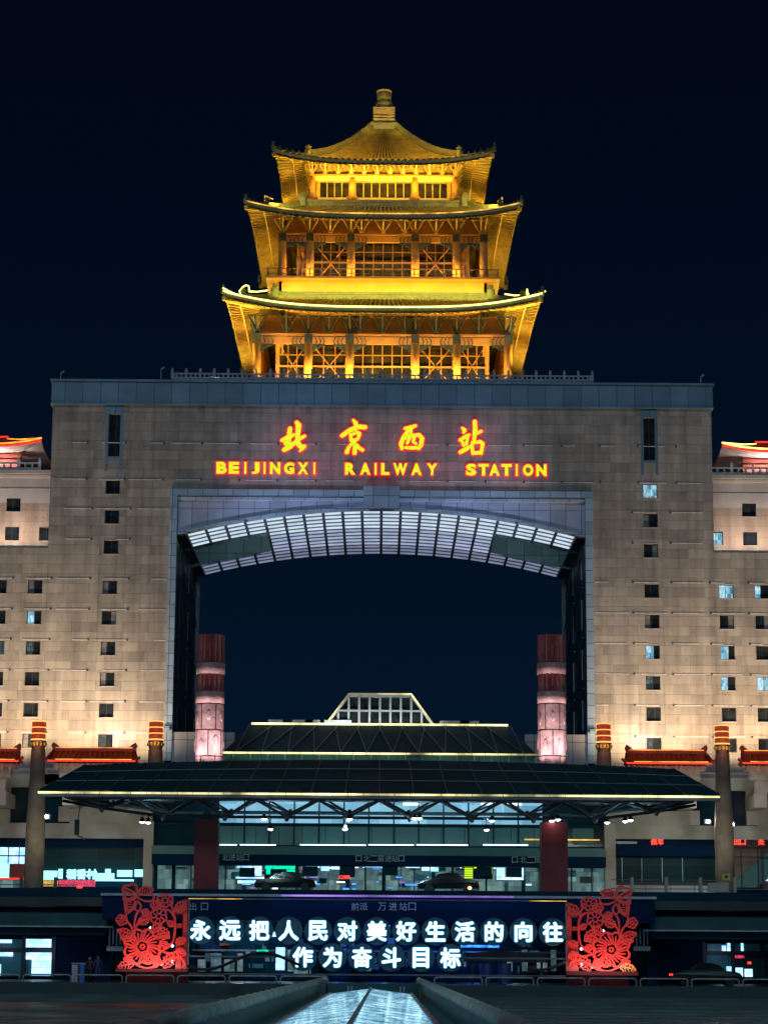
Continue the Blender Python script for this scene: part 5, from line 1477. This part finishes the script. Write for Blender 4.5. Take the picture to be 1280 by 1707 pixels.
for a, b in ((182, 205), (1060, 1084)):
    for i in range(4): gw(a + i * 6, 1548, a + i * 6 + 2, 1575 if i % 2 else 1580, 'glyph', 'light_slat', Y=160)
    gw(a - 4, 1578, b, 1586, 'steel_l', 'ledge', Y=160)
for px in (178, 300, 540, 750, 958, 1086):
    x, _ = W(px, 1600, 162); MB().box(x - .35, x + .35, 161.6, 162.4, .87, zdk - .9).build('pillar', M['navy'], ug)
for px, p in ((60, 1.0), (-10, .6), (420, .8), (480, .8), (860, .7), (1210, .6)):
    x, z = W(px, 1600, 163); light('shop_light', 'POINT', (x, 163.5, z + .6), (0, 0, 0), 60 * p, (.35, .65, 1), soft=.2)

for px in (560, 640, 720, 790): 
    x, z = W(px, 1590, 163); light('blue_shop_light', 'POINT', (x, 164.5, z + .3), (0, 0, 0), 90, (.04, .22, 1), soft=.2)
for px in (350, 400): 
    x, z = W(px, 1590, 163); light('white_shop_light', 'POINT', (x, 164.8, z + 1.0), (0, 0, 0), 60, (.75, .9, 1), soft=.2)
# deck railing and masts (right side shows it clearest)
dr = thing('deck_railing', 'thin metal railing along the edge of the raised road', 'railing', (0, 159, z1))
m_ = MB(); zt_r = Z(1464, 159.2); zmid_ = Z(1476, 159.2)
for s, a, b in ((-1, -46, -20.5), (1, 15.8, 46)):
    m_.box(a, b, 159.15, 159.22, Z(1479, 159) - .04, Z(1479, 159) + .02).box(a, b, 159.15, 159.22, Z(1487, 159), Z(1487, 159) + .07)
m_.box(15.8, 23.5, 159.15, 159.22, zt_r - .05, zt_r).build('rail', M['steel'], dr)
for px in (36, 93, 1053, 1110, 1167, 1224):
    x, zt2 = W(px, 1463, 159.3); MB().box(x - .1, x + .1, 159.1, 159.4, z1 - .6, zt2).build('post', M['beige'] if px > 500 else M['shaft'], dr)
# small junction boxes
x, z = W(1210, 1462, 159.5)
t = thing('utility_box', 'small pale box with a dark dial beside the rightmost lamp column foot', 'box', (x, 159.5, z))
MB().box(x - .28, x + .28, 159.4, 159.8, z - .25, z + .2).bar((x, 159.6, z - .25), (x, 159.6, z - 1.2), .1).build('case', M['bandw'], t); MB().box(x - .1, x + .1, 159.34, 159.4, z - .1, z + .08).build('dial', M['black'], t)
x, z = W(1197, 1480, 159)
MBt = MB().box(x - .7, x + .7, 158.9, 159.1, z - .3, z + .3); tag(MBt.build('notice_board', M['beige']), 'blank beige notice board on the right deck railing', 'board')

# cars
def car(px, py, Y, label, mat, zg, ln=4.5, flip=1):
    x, _ = W(px, py, Y)
    t = thing('parked_car', label, 'car', (x, Y, zg), 'dark cars standing at the station')
    prof = [(-.5, .30), (-.5, .62), (-.47, .80), (-.40, .90), (-.27, .96), (-.16, 1.36), (-.02, 1.46), (.14, 1.44), (.27, 1.0), (.42, .90), (.49, .74), (.5, .35)]
    b = MB(); w2 = .88
    n = len(prof)
    for lo, hi, ins in ((0, n, 0),):
        vs = []
        for yy in (-1, 1):
            for (u, v) in prof:
                tn = .16 if v > 1.0 else (.05 if v > .85 else 0); vs.append((x + flip * u * ln, Y + yy * (w2 - tn), zg + v))
        b.add(vs, [tuple(range(n)), tuple(range(n, 2 * n))[::-1]] + [(i, i + n, (i + 1) % n + n, (i + 1) % n) for i in range(n)])
    b.build('body', mat, t)
    g = MB()
    for yy in (-1, 1):
        for a, c_ in ((-.23, -.03), (-.015, .21)):
            g.add([(x + flip * (a + .0) * ln, Y + yy * (w2 - .047), zg + .98), (x + flip * c_ * ln, Y + yy * (w2 - .047), zg + .98), (x + flip * (c_ - .03) * ln, Y + yy * (w2 - .142), zg + 1.36), (x + flip * (a + .07) * ln, Y + yy * (w2 - .142), zg + 1.36)], [(0, 1, 2, 3)])
    g.build('window', M['pane'], t)
    for yy in (-1, 1):
        for u in (-.32, .32):
            pts = []
            wh_ = MB(); wx, wy = x + u * ln, Y + yy * (w2 - .02)
            vs = [(wx + .32 * math.cos(q * math.pi / 8), wy + d, zg + .32 + .32 * math.sin(q * math.pi / 8)) for d in (-.1, .1) for q in range(16)]
            wh_.add(vs, [(q, (q + 1) % 16, 16 + (q + 1) % 16, 16 + q) for q in range(16)] + [tuple(range(16)), tuple(range(16, 32))[::-1]])
            wh_.build('wheel', M['rubber'], t)
    for yy in (-.6, .6):
        MB().box(x + flip * .485 * ln - .06, x + flip * .485 * ln + .06, Y + yy - .18, Y + yy + .18, zg + .62, zg + .76).build('tail_light', M['redtxt'] if px in (747, 1176) else M['halltube'], t)
zro = zdk - .3 
car(476, 1478, 172, 'black car on the raised road below the green display board', M['carpaint'], zro + .85)
car(747, 1478, 172, 'dark low car below the yellow green display board', M['carpaint'], zro + .85)
car(1176, 1630, 152, 'dark car behind the guard rail at the right shop front', M['carpaint'], .87, flip=-1)
x, z = W(783, 1481, 168)
t = thing('tail_lamp', 'single orange red lamp glowing on the raised road, right of the middle', 'lamp', (x, 168, z)); MB().lathe(x, 168, [(.05, z - .12), (.16, z), (.05, z + .12)], 10).build('lens', emis('orange_lens', (1, .35, .12), 5), t)
MB().bar((x, 168, z - .12), (x, 168, zro), .06).build('stalk', M['black'], t)

# ------------------------------------------------------------------ slogan sign
YG = 149.0
gb = W(628, 1626, YG)[1]; gt = W(628, 1500, YG)[1]; gl = W(313, 1560, YG)[0]; gr = W(945, 1560, YG)[0]
sl = thing('slogan_sign', 'wide open frame sign with two rows of glowing white characters on round dark discs', 'sign', (0, YG, .87))
fm = MB()
fm.box(gl, gr, YG + .1, YG + .2, gt - .06, gt + .02).box(gl, gl + .08, YG + .1, YG + .2, .87, gt).box(gr - .08, gr, YG + .1, YG + .2, .87, gt)
fm.box(gl, gr, YG + .1, YG + .2, gb - .05, gb + .05)
z_r1 = W(628, 1554, YG)[1]; z_r2 = W(628, 1597, YG)[1]
fm.box(gl, gr, YG + .3, YG + .36, z_r1 - .05, z_r1 + .05).box(gl, gr, YG + .3, YG + .36, z_r2 - .05, z_r2 + .05)
fm.build('frame', M['steel'], sl)
ol = MB(); ol.box(gl, gl + 3.4, YG + .04, YG + .09, gt - .05, gt - .01).box(gr - 2.4, gr, YG + .04, YG + .09, gt - .05, gt - .01); ol.build('orange_edge_light', M['led_dim'], sl)
rows_ = [('永远把人民对美好生活的向往', [335 + i * 48.83 for i in range(13)], 1553), ('作为奋斗目标', [505 + i * 49.1 for i in range(6)], 1597)]
for txt, xs, py in rows_:
    for c, px in zip(txt, xs):
        x, z = W(px, py + (px - 635) * .0055, YG)
        d = MB(); n = 28; r_ = .88
        vs = [(x + r_ * math.cos(q * 2 * math.pi / n), yy, z + r_ * math.sin(q * 2 * math.pi / n)) for yy in (YG, YG + .12) for q in range(n)]
        d.add(vs, [tuple(range(n)), tuple(range(n, 2 * n))[::-1]] + [(q, q + n, (q + 1) % n + n, (q + 1) % n) for q in range(n)])
        dd = d.build('disc', M['disc'], sl)
        e_ = MB(); bold_glyph(e_, c, x, z, YG - .12, 1.18, .12, .09); e_.build('character_halo', M['slog_halo'], dd)  # glow round each character, shaped as a larger emissive backing
        g_ = MB(); bold_glyph(g_, c, x, z, YG - .26, 1.18, .08, .036); g_.build('character', M['slog'], dd)
# swagged cable in front of the lower left of the sign
cab = MB(); pts = []
for i in range(25):
    px = 311 + i * 8; y = 1603 + 14 * math.sin(i / 24 * math.pi * 2.0 + .6)
    x, z = W(px, y, YG - .5); pts.append((x, YG - .5, z))
cab.tube(pts, .11, 6); tag(cab.build('black_hose', M['black']), 'thick black hose slung in a wave before the lower left of the slogan sign', 'hose')
cab = MB(); pts = []
for i in range(12):
    px = 945 - i * 6; y = 1602 + 16 * math.sin(i / 12 * 2.4)
    x, z = W(px, y, YG - .5); pts.append((x, YG - .5, z))
cab.tube(pts, .11, 6); tag(cab.build('black_hose', M['black']), 'thick black hose slung before the lower right of the slogan sign', 'hose')
# dark sculpted van-like booth behind the sign, right
x0_, z0_ = W(775, 1592, 155); x1_, _ = W(912, 1592, 155)
t = thing('goods_cart', 'long dark cart with drums standing behind the lower right of the slogan sign', 'cart', ((x0_ + x1_) / 2, 155, .87))
MB().prism([(x0_, z0_ - .4), (x1_, z0_ - .5), (x1_, z0_ + .1), (x1_ - 3.4, z0_ + .25), (x0_, z0_ + .05)], 154.3, 155.7).build('roof', M['black'], t)
for xx in (x0_ + .5, x1_ - .4): MB().box(xx - .08, xx + .08, 154.5, 154.7, .87, z0_ - .4).build('post', M['black'], t)
for k, xx in enumerate((x0_ + 1.4, x0_ + 2.6)): MB().lathe(xx, 155, [(.45, .9), (.45, z0_ - .55)], 16).build('drum', pbr('blue_drum', (.02, .06, .25), .4), t)

# ------------------------------------------------------------------ papercut flower panels
def ribbon(mb, pts, w0, y, d, closed=False):
    n = len(pts); L_ = []; R_ = []
    for i in range(n):
        if closed: a, b = pts[i - 1], pts[(i + 1) % n]
        else: a, b = pts[max(0, i - 1)], pts[min(n - 1, i + 1)]
        dx, dz = b[0] - a[0], b[1] - a[1]; l = math.hypot(dx, dz) or 1
        ww_ = w0 / 2 * (1 if closed else (.55 + .45 * math.sin(math.pi * min(1, max(0, (i + .6) / (n + .2))))))
        L_.append((pts[i][0] - dz / l * ww_, pts[i][1] + dx / l * ww_)); R_.append((pts[i][0] + dz / l * ww_, pts[i][1] - dx / l * ww_))
    rng = range(n if closed else n - 1)
    vs = [(x, y, z) for x, z in L_] + [(x, y, z) for x, z in R_] + [(x, y + d, z) for x, z in L_] + [(x, y + d, z) for x, z in R_]
    fs = []
    for i in rng:
        j = (i + 1) % n
        fs += [(i, j, n + j, n + i), (2 * n + i, 3 * n + i, 3 * n + j, 2 * n + j), (i, 2 * n + i, 2 * n + j, j), (n + i, n + j, 3 * n + j, 3 * n + i)]
    mb.add(vs, fs)
def smooth(pts, k=6):
    out = []
    P_ = [pts[0]] + list(pts) + [pts[-1]]
    for i in range(1, len(P_) - 2):
        p0, p1, p2, p3 = P_[i - 1:i + 3]
        for j in range(k):
            t = j / k
            out.append(tuple(.5 * ((2 * p1[c]) + (-p0[c] + p2[c]) * t + (2 * p0[c] - 5 * p1[c] + 4 * p2[c] - p3[c]) * t * t + (-p0[c] + 3 * p1[c] - 3 * p2[c] + p3[c]) * t ** 3) for c in (0, 1)))
    out.append(pts[-1]); return out
def papercut(mirror, label):
    # design grid: units of the panel drawing, 1280 wide, rows down
    def T(u, v):
        px = 170 + u / 8 if not mirror else (1086.5 - (u / 8))
        return W(px, 1460 + v / 8 + (px - 250) * .0 + (5 if mirror else 0), YG)
    ox = W(250 if not mirror else 1005, 1620, YG)[0]
    t = thing('papercut_panel', label, 'panel', (ox, YG, .87), 'red papercut flower panels flanking the slogan')
    D = .14
    sc = .0247 * 8 / 8 / 8 * 8 / 8  # metres per design unit
    sc = 152 / F / 8
    def rib(mb, pts, w_, closed=False, y=YG, sm=True):
        pp = smooth(pts) if sm and not closed else pts
        ribbon(mb, [T(*p) for p in pp], w_ * sc * .84, y + random.uniform(-.004, .004), D, closed)
    def blob(cx, cy, r_, n, amp, ph=0, k=6):
        return [(cx + (r_ * (1 + amp * abs(math.sin(n * a / 2 + ph)))) * math.cos(a), cy + (r_ * (1 + amp * abs(math.sin(n * a / 2 + ph)))) * math.sin(a)) for a in [2 * math.pi * q / (n * k) for q in range(n * k)]]
    def flower(cx, cy, r_, n, squash=1.0, a0=0):
        mb = MB(); f3_ = 3 if r_ > 200 else 1; tw = 1.0 if r_ > 200 else .75
        rib(mb, [(x, cy + (y - cy) * squash) for x, y in blob(cx, cy, r_ * .82, n, .22, a0)], 34 * tw, True, sm=False)
        for q in range(n * f3_ + (2 if f3_ == 1 else 0)):
            a = 2 * math.pi * q / (n * f3_ + (2 if f3_ == 1 else 0)) + a0
            r0, r1 = r_ * .30, r_ * (.80 if q % 3 else .9)
            bend = .22
            rib(mb, [(cx + r0 * math.cos(a), cy + r0 * math.sin(a) * squash), (cx + (r0 + r1) / 2 * math.cos(a + bend * .5), cy + (r0 + r1) / 2 * math.sin(a + bend * .5) * squash), (cx + r1 * math.cos(a + bend), cy + r1 * math.sin(a + bend) * squash)], (24 if q % 3 else 34) * tw)
        rib(mb, blob(cx, cy, r_ * .27, 5, .15), 22 * tw, True, sm=False)
        if r_ > 200: rib(mb, blob(cx, cy, r_ * .10, 5, .1), 26, True, sm=False)
        return mb
    P_ = M['papercut']
    flower(540, 950, 255, 8, .95).build('flower', P_, t); flower(840, 335, 112, 6, .8).build('flower', P_, t)
    flower(755, 545, 112, 6, 1.0, .4).build('flower', P_, t); flower(262, 595, 72, 5).build('flower', P_, t); flower(640, 1120, 80, 5, .8).build('flower', P_, t)
    flower(720, 400, 70, 5, .9).build('flower', P_, t)
    def leaf(x0, y0, x1, y1, bulge, teeth=5):
        mb = MB(); dx, dy = x1 - x0, y1 - y0; l = math.hypot(dx, dy); nx, ny = -dy / l, dx / l
        for s in (-1, 1):
            pts = []
            for q in range(teeth * 2 + 1):
                tt = q / (teeth * 2); b = bulge * math.sin(math.pi * tt) * (1.0 if q % 2 else .72)
                pts.append((x0 + dx * tt + s * nx * b, y0 + dy * tt + s * ny * b))
            rib(mb, pts, 26, sm=False)
        rib(mb, [(x0, y0), (x0 + dx * .5 + nx * bulge * .12, y0 + dy * .5 + ny * bulge * .12), (x1, y1)], 20)
        for q in (.3, .5, .7):
            for s in (-1, 1): rib(mb, [(x0 + dx * q, y0 + dy * q), (x0 + dx * (q + .12) + s * nx * bulge * .7, y0 + dy * (q + .12) + s * ny * bulge * .7)], 18)
        return mb
    for a in ((410, 800, 205, 730, 60), (410, 860, 240, 830, 40), (430, 1180, 210, 1225, 70), (430, 1150, 285, 1105, 40), (470, 640, 640, 560, 60), (640, 760, 800, 640, 55), (900, 840, 740, 690, 70),
              (960, 680, 870, 610, 40), (700, 830, 900, 790, 55), (960, 470, 1130, 350, 60), (960, 480, 1130, 430, 40), (520, 470, 640, 520, 50), (900, 960, 780, 890, 45),
              (820, 1240, 960, 1040, 80), (980, 900, 1120, 850, 50), (980, 1000, 1120, 1060, 60), (720, 1230, 760, 1080, 45)):
        leaf(*a).build('leaf', M['papergold'] if (mirror and a[:2] == (430, 1180)) else P_, t)
    st_ = MB()
    for pts, w_ in (([(320, 500), (330, 600), (400, 700), (430, 860)], 34), ([(640, 575), (530, 600), (450, 690), (430, 800)], 30), ([(470, 330), (520, 420), (450, 540), (430, 700)], 30),
                    ([(800, 450), (900, 470), (965, 560), (975, 700), (950, 880)], 36), ([(900, 330), (950, 470), (960, 560)], 30), ([(430, 1180), (600, 1240), (780, 1180), (900, 1110), (1040, 1100), (1110, 1180)], 40),
                    ([(780, 900), (760, 1050), (700, 1180), (690, 1240)], 40), ([(950, 880), (880, 960), (800, 1000)], 34), ([(760, 1000), (900, 1040), (1040, 1010), (1120, 1040)], 34), ([(300, 260), (310, 400), (320, 500)], 38),
                    ([(440, 330), (430, 430), (340, 510)], 30), ([(480, 320), (440, 440), (480, 480)], 24)):
        rib(st_, pts, w_)
    st_.build('stem', P_, t)
    bf = MB()                            # butterfly on top
    rib(bf, blob(380, 215, 85, 4, .3, .5), 40, True, sm=False)
    rib(bf, [(470, 260), (500, 190), (580, 150), (680, 185), (620, 240), (500, 265)], 34); rib(bf, [(480, 275), (560, 250), (680, 265), (680, 330), (590, 345), (500, 310), (480, 275)], 30)
    for q in range(5): rib(bf, [(500 + q * 32, 235), (520 + q * 32, 175)], 18)
    rib(bf, [(290, 200), (360, 240), (450, 275)], 34); rib(bf, [(290, 160), (380, 200), (470, 250)], 30); rib(bf, [(285, 280), (300, 340), (420, 320), (450, 280)], 30); rib(bf, [(330, 330), (350, 480), (420, 400), (440, 330)], 26)
    for q in range(4): rib(bf, [(345, 350 + q * 35), (400, 360 + q * 30)], 18)
    bf.build('butterfly', P_, t)
    # solid return wall at the sign side, with cut slots
    rt = MB()
    x0_, z0_ = T(960, 1250); x1_, z1_ = T(1135, 330)
    for (u0, u1, v0, v1) in ((1060, 1140, 320, 1250), (970, 1060, 480, 520), (970, 1060, 640, 700), (970, 1060, 840, 1250), (970, 985, 520, 640), (970, 985, 700, 840)):
        a_, b_ = T(u0, v1), T(u1, v0)
        rt.box(a_[0], b_[0], YG + .25 + u0 * .0001, YG + .35, a_[1], b_[1])
    rt.build('side_board', P_, t)
    xx0, zz0 = T(190, 1245); xx1, zz1 = T(1140, 1290)
    MB().box(xx0, xx1, YG - .35, YG + .6, zz1, zz0).build('base', M['redcol'], t)
    MB().box(xx0 + (.6 if not mirror else -.6), xx1, YG - .1, YG + .5, .87, zz1).build('plinth', M['plinthd'], t)
    # floodlights at the base
    lx = (xx0 + xx1) / 2
    light('panel_uplight', 'AREA', (lx, YG - .5 - .3, zz0 + .1), (lx, YG + .1, zz0 + 3.2), 70, (1, .62, .52), 3.8, .12)
    light('panel_uplight', 'AREA', (lx, YG - 2.4, zz0 - .1), (lx, YG, zz0 + 4.4), 62, (1, .55, .45), 3.8, .2)
    for u, v in ((640, 700), (930, 940), (930, 1150), (780, 1180)):
        x, z = T(u, v); MB().lathe(x, YG + .5, [(.03, z - .1), (.12, z), (.03, z + .1)], 10).build('base_lamp', M['halltube'], t)
papercut(False, 'red papercut flower panel with a butterfly, left of the slogan sign')
papercut(True, 'red papercut flower panel with an orange leaf, right of the slogan sign')

# ------------------------------------------------------------------ guard rails on the road edge
YR = 146.3
pr = None; i = 0
step = 83 / F * 148
n = 12
xs0 = W(382, 1630, YR)[0]
labs = {}
for k in range(-6, 12):
    x = xs0 + k * step
    if -3.3 < x + step * .5 < 2.9: continue
    if pr is None:
        pr = thing('guard_rail', 'pale bent tube guard rail section on the road edge', 'guard rail', (x, YR, .87), 'pale tube guard rail sections along the road edge')
        zt_ = .46; a = .12
        MB().tube([(x, YR, .87), (x, YR, .87 + zt_ - .12), (x + .05, YR, .87 + zt_ - .03), (x + .18, YR, .87 + zt_), (x + step - .42, YR, .87 + zt_), (x + step - .3, YR, .87 + zt_ - .03), (x + step - .25, YR, .87 + zt_ - .12), (x + step - .25, YR, .87)], .045, 8).build('tube', M['coping'], pr, True)
        MB().box(x - .1, x + .1, YR - .1, YR + .1, .87, .90).box(x + step - .35, x + step - .15, YR - .1, YR + .1, .87, .90).build('foot_plate', M['steel'], pr)
        o = pr; base = x
    else:
        o = copy_tree(pr); o.location = (x, YR, .87)
    px = 636 + x / 148 * F
    if px < -30 or px > 1300: o['label'] = 'pale bent tube guard rail section just outside the picture edge'
    else:
        j = k
        names = {-5: 'at the left picture edge', -4: 'before the left lit shop window', -3: 'before the small blue and white kiosk', -2: 'under the left papercut panel, outer part', -1: 'under the left papercut panel, inner part', 0: 'under the first two slogan characters', 1: 'ending at the left stone coping',
                 4: 'starting at the right stone coping', 5: 'under the dark cart', 6: 'under the last slogan character', 7: 'under the right papercut panel', 8: 'right beside the right papercut panel', 9: 'before the dark parked car', 10: 'at the right picture edge'}
        o['label'] = 'pale bent tube guard rail section ' + names.get(j, 'near slogan sign, section %s' % 'abcdefghijklmnopqrstuvw'[j + 6])

# kiosk and people at the left
x, z = W(131, 1621, 147.6)
t = thing('kiosk_box', 'small blue and white cabinet behind the guard rail, left', 'cabinet', (x, 147.6, .87))
MB().box(x - .38, x - .02, 147.3, 147.9, .87, 1.95).build('white_side', M['white'], t); MB().box(x - .02, x + .12, 147.28, 147.9, .87, 2.0).build('centre_post', M['black'], t)
MB().box(x + .12, x + .38, 147.3, 147.9, .87, 2.0).build('blue_side', pbr('blue_panel', (.03, .12, .5), .4), t); MB().box(x - .42, x + .42, 147.25, 147.95, 2.0, 2.06).build('top', M['steel_l'], t)

def person(px, Y, zg, label, cloth, legs, h=1.68, face=1, lean=0.0):
    x, _ = W(px, 1620, Y)
    t = thing('person', label, 'person', (x, Y, zg)); s = h / 1.7
    me = bpy.data.meshes.new('body')
    J = {'pel': (0, 0, .95), 'ch': (0, .0, 1.28), 'nk': (0, 0, 1.46), 'hd': (0, -.01, 1.56), 'tp': (0, 0, 1.66), 'ls': (-.17, 0, 1.38), 'le': (-.24, -.02, 1.12), 'lw': (-.22, -.12, .90), 'lh': (-.21, -.15, .82),
         'rs': (.17, 0, 1.38), 're': (.25, .0, 1.12), 'rw': (.24, -.08, .88), 'rh': (.23, -.10, .80), 'lp': (-.09, 0, .88), 'lk': (-.11, -.03, .48), 'la': (-.12, .02, .09), 'lf': (-.13, -.12, .04), 'rp': (.09, 0, .88), 'rk': (.11, -.06, .48), 'ra': (.12, .06, .09), 'rf': (.13, -.08, .04)}
    Rr = dict(pel=.135, ch=.15, nk=.055, hd=.09, tp=.07, ls=.06, le=.045, lw=.03, lh=.035, rs=.06, re=.045, rw=.03, rh=.035, lp=.085, lk=.06, la=.04, lf=.035, rp=.085, rk=.06, ra=.04, rf=.035)
    E_ = [('pel', 'ch'), ('ch', 'nk'), ('nk', 'hd'), ('hd', 'tp'), ('ch', 'ls'), ('ls', 'le'), ('le', 'lw'), ('lw', 'lh'), ('ch', 'rs'), ('rs', 're'), ('re', 'rw'), ('rw', 'rh'), ('pel', 'lp'), ('lp', 'lk'), ('lk', 'la'), ('la', 'lf'), ('pel', 'rp'), ('rp', 'rk'), ('rk', 'ra'), ('ra', 'rf')]
    ks = list(J); me.from_pydata([tuple(c * s for c in J[k]) for k in ks], [(ks.index(a), ks.index(b)) for a, b in E_], [])
    o = bpy.data.objects.new('body', me); COL.objects.link(o); o.parent = t
    m = o.modifiers.new('skin', 'SKIN'); me.skin_vertices  # radii per joint
    for i, k in enumerate(ks):
        me.skin_vertices[0].data[i].radius = (Rr[k] * s, Rr[k] * s * .85); me.skin_vertices[0].data[i].use_root = (k == 'pel')
    o.modifiers.new('sub', 'SUBSURF').levels = 2; o.modifiers['sub'].render_levels = 2
    me.materials.append(M[cloth])
    MB().lathe(x, Y - .01, [(.05, zg + 1.50 * s), (.098, zg + 1.56 * s), (.10, zg + 1.63 * s), (.06, zg + 1.70 * s), (.01, zg + 1.72 * s)], 12).build('hair', M['rubber'], t, True)
    MB().lathe(x, Y - .035, [(.03, zg + 1.47 * s), (.07, zg + 1.50 * s), (.078, zg + 1.57 * s), (.06, zg + 1.62 * s)], 12).build('face', M['skin'], t, True)
    MB().lathe(x - .09 * s, Y, [(.055, zg + .1), (.09, zg + .85 * s)], 10).lathe(x + .09 * s, Y, [(.055, zg + .1), (.09, zg + .85 * s)], 10).build('trousers', M[legs], t, True)
try:
    person(149, 147.8, .87, 'person in dark reddish jacket standing right of the blue and white cabinet', 'cloth', 'rubber', 1.62)
    person(163, 152, .87, 'person in blue clothes standing near the left papercut panel', 'trousers', 'trousers', 1.70)
except Exception as ex:
    print('person failed', ex)

# ------------------------------------------------------------------ foreground: glass skylight between coped walls
def fx(Yv, off): return -.80 + .0032 * Yv + off      # the whole row runs slightly askew
fg = thing('skylight_roof', 'glowing blue white glass skylight with a low ridge between the coped walls', 'skylight', (0, 100, 0))
ya_, yb__ = 45.0, 129.0; ze_, zr_ = .52, .80
g = MB(); n = 42
for s in (-1, 1):
    g.grid([[(fx(y, 0) + q * s * 2.15, y, zr_ + (ze_ - zr_) * q) for y in [ya_ + (yb__ - ya_) * i / n for i in range(n + 1)]] for q in (0, 1)])
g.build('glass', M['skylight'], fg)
b = MB()
b.path([(fx(y, 0), y, zr_ + .04) for y in (ya_, yb__)], .10, .08)
for s in (-1, 1): b.path([(fx(y, s * 2.2), y, ze_ + .0) for y in (ya_, yb__)], .14, .14)
for i in range(n + 1):
    y = ya_ + (yb__ - ya_) * i / n
    if i % 2 == 0:
        for s in (-1, 1): b.bar((fx(y, 0), y, zr_ + .004), (fx(y, s * 2.15), y, ze_ + .004), .09, .006)
b.build('glazing_bar', M['steel'], fg)
MB().add([(fx(yb__, -2.15), yb__, ze_), (fx(yb__, 2.15), yb__, ze_), (fx(yb__, 0), yb__, zr_)], [(0, 1, 2)]).build('gable_end', M['steel'], fg)
MB().box(-2.8, 2.3, 131.0, 131.6, 0, 1.05).box(-2.6, 2.2, 130.8, 131.0, .3, .36).build('end_wall', M['teal'], fg)
ef = MB()
for x in (-1.7, -1.5, 1.2, 1.4): ef.box(x, x + .08, 130.9, 131, .1, .9)
ef.build('end_bracket', M['steel_l'], fg)
for s in (-1, 1):
    wl = thing('coped_wall', 'long dark wall with pale rounded coping stones on the %s of the skylight' % ('left' if s < 0 else 'right'), 'wall', (s * 3, 90, 0))
    # offsets measured at the far and near ends
    def wx(Yv):
        far = W(540 if s < 0 else 699, 1634, 145)[0]; near = W(262 if s < 0 else 868, 1700, 40)[0]
        return near + (far - near) * (Yv - 40) / 105
    ys = [32 + i * 3.5 for i in range(33)]
    m_ = MB()
    m_.add([(wx(y) + dx, y, z) for y in (34, 145.2) for dx, z in ((-s * .12, 0), (s * .12, 0), (s * .12, 1.05), (-s * .12, 1.05))], [(0, 1, 5, 4), (1, 2, 6, 5), (2, 3, 7, 6), (3, 0, 4, 7), (0, 3, 2, 1), (4, 5, 6, 7)])
    m_.build('wall_body', M['teal'], wl)
    for y in ys:
        ln = min(3.42, 145.6 - y); r0 = .165
        q = MB(); pts = [(wx(y + t * ln), y + t * ln, 1.12) for t in (0, .03, .10, .3, .7, .9, .97, 1)]
        q.tube(pts, [r0 * .45, r0 * .8, r0 * .95, r0 * 1.02, r0 * 1.10, r0 * 1.16, r0 * .95, r0 * .45], 14)
        q.build('coping_stone', M['coping'], wl, True)
# dark steps either side
for s in (-1, 1):
    for k, (y, h_) in enumerate(((138, .26), (128, .2), (118, .16), (110, .13), (103, .10), (97, .08), (92, .06), (88, .045), (84, .03), (80, .02))):
        if s < 0 and k in (2, 3, 5, 7): continue
        o = MB().box(s * 5.5 if k < 3 else s * 4.2, s * 60, y, y + .35, 0.004, h_).build('stair_edge', M['kerb'])
        struct(o); o.name = 'step'
# street lighting of the forecourt (tall lamps behind the viewer)
light('street_lamp_light', 'AREA', (-30, 60, 22), (0, 120, 0), 3600, (.42, .84, .95), 6, 6)
light('street_lamp_light', 'AREA', (30, 60, 22), (0, 120, 0), 3600, (.42, .86, .92), 6, 6)
SC.view_settings.view_transform = 'Standard'; SC.view_settings.look = 'None'
SC.view_settings.exposure = 0; SC.view_settings.gamma = 1
SC.cycles.max_bounces = 5; SC.cycles.diffuse_bounces = 3; SC.cycles.glossy_bounces = 3
SC.cycles.sample_clamp_indirect = 3; SC.cycles.use_light_tree = True
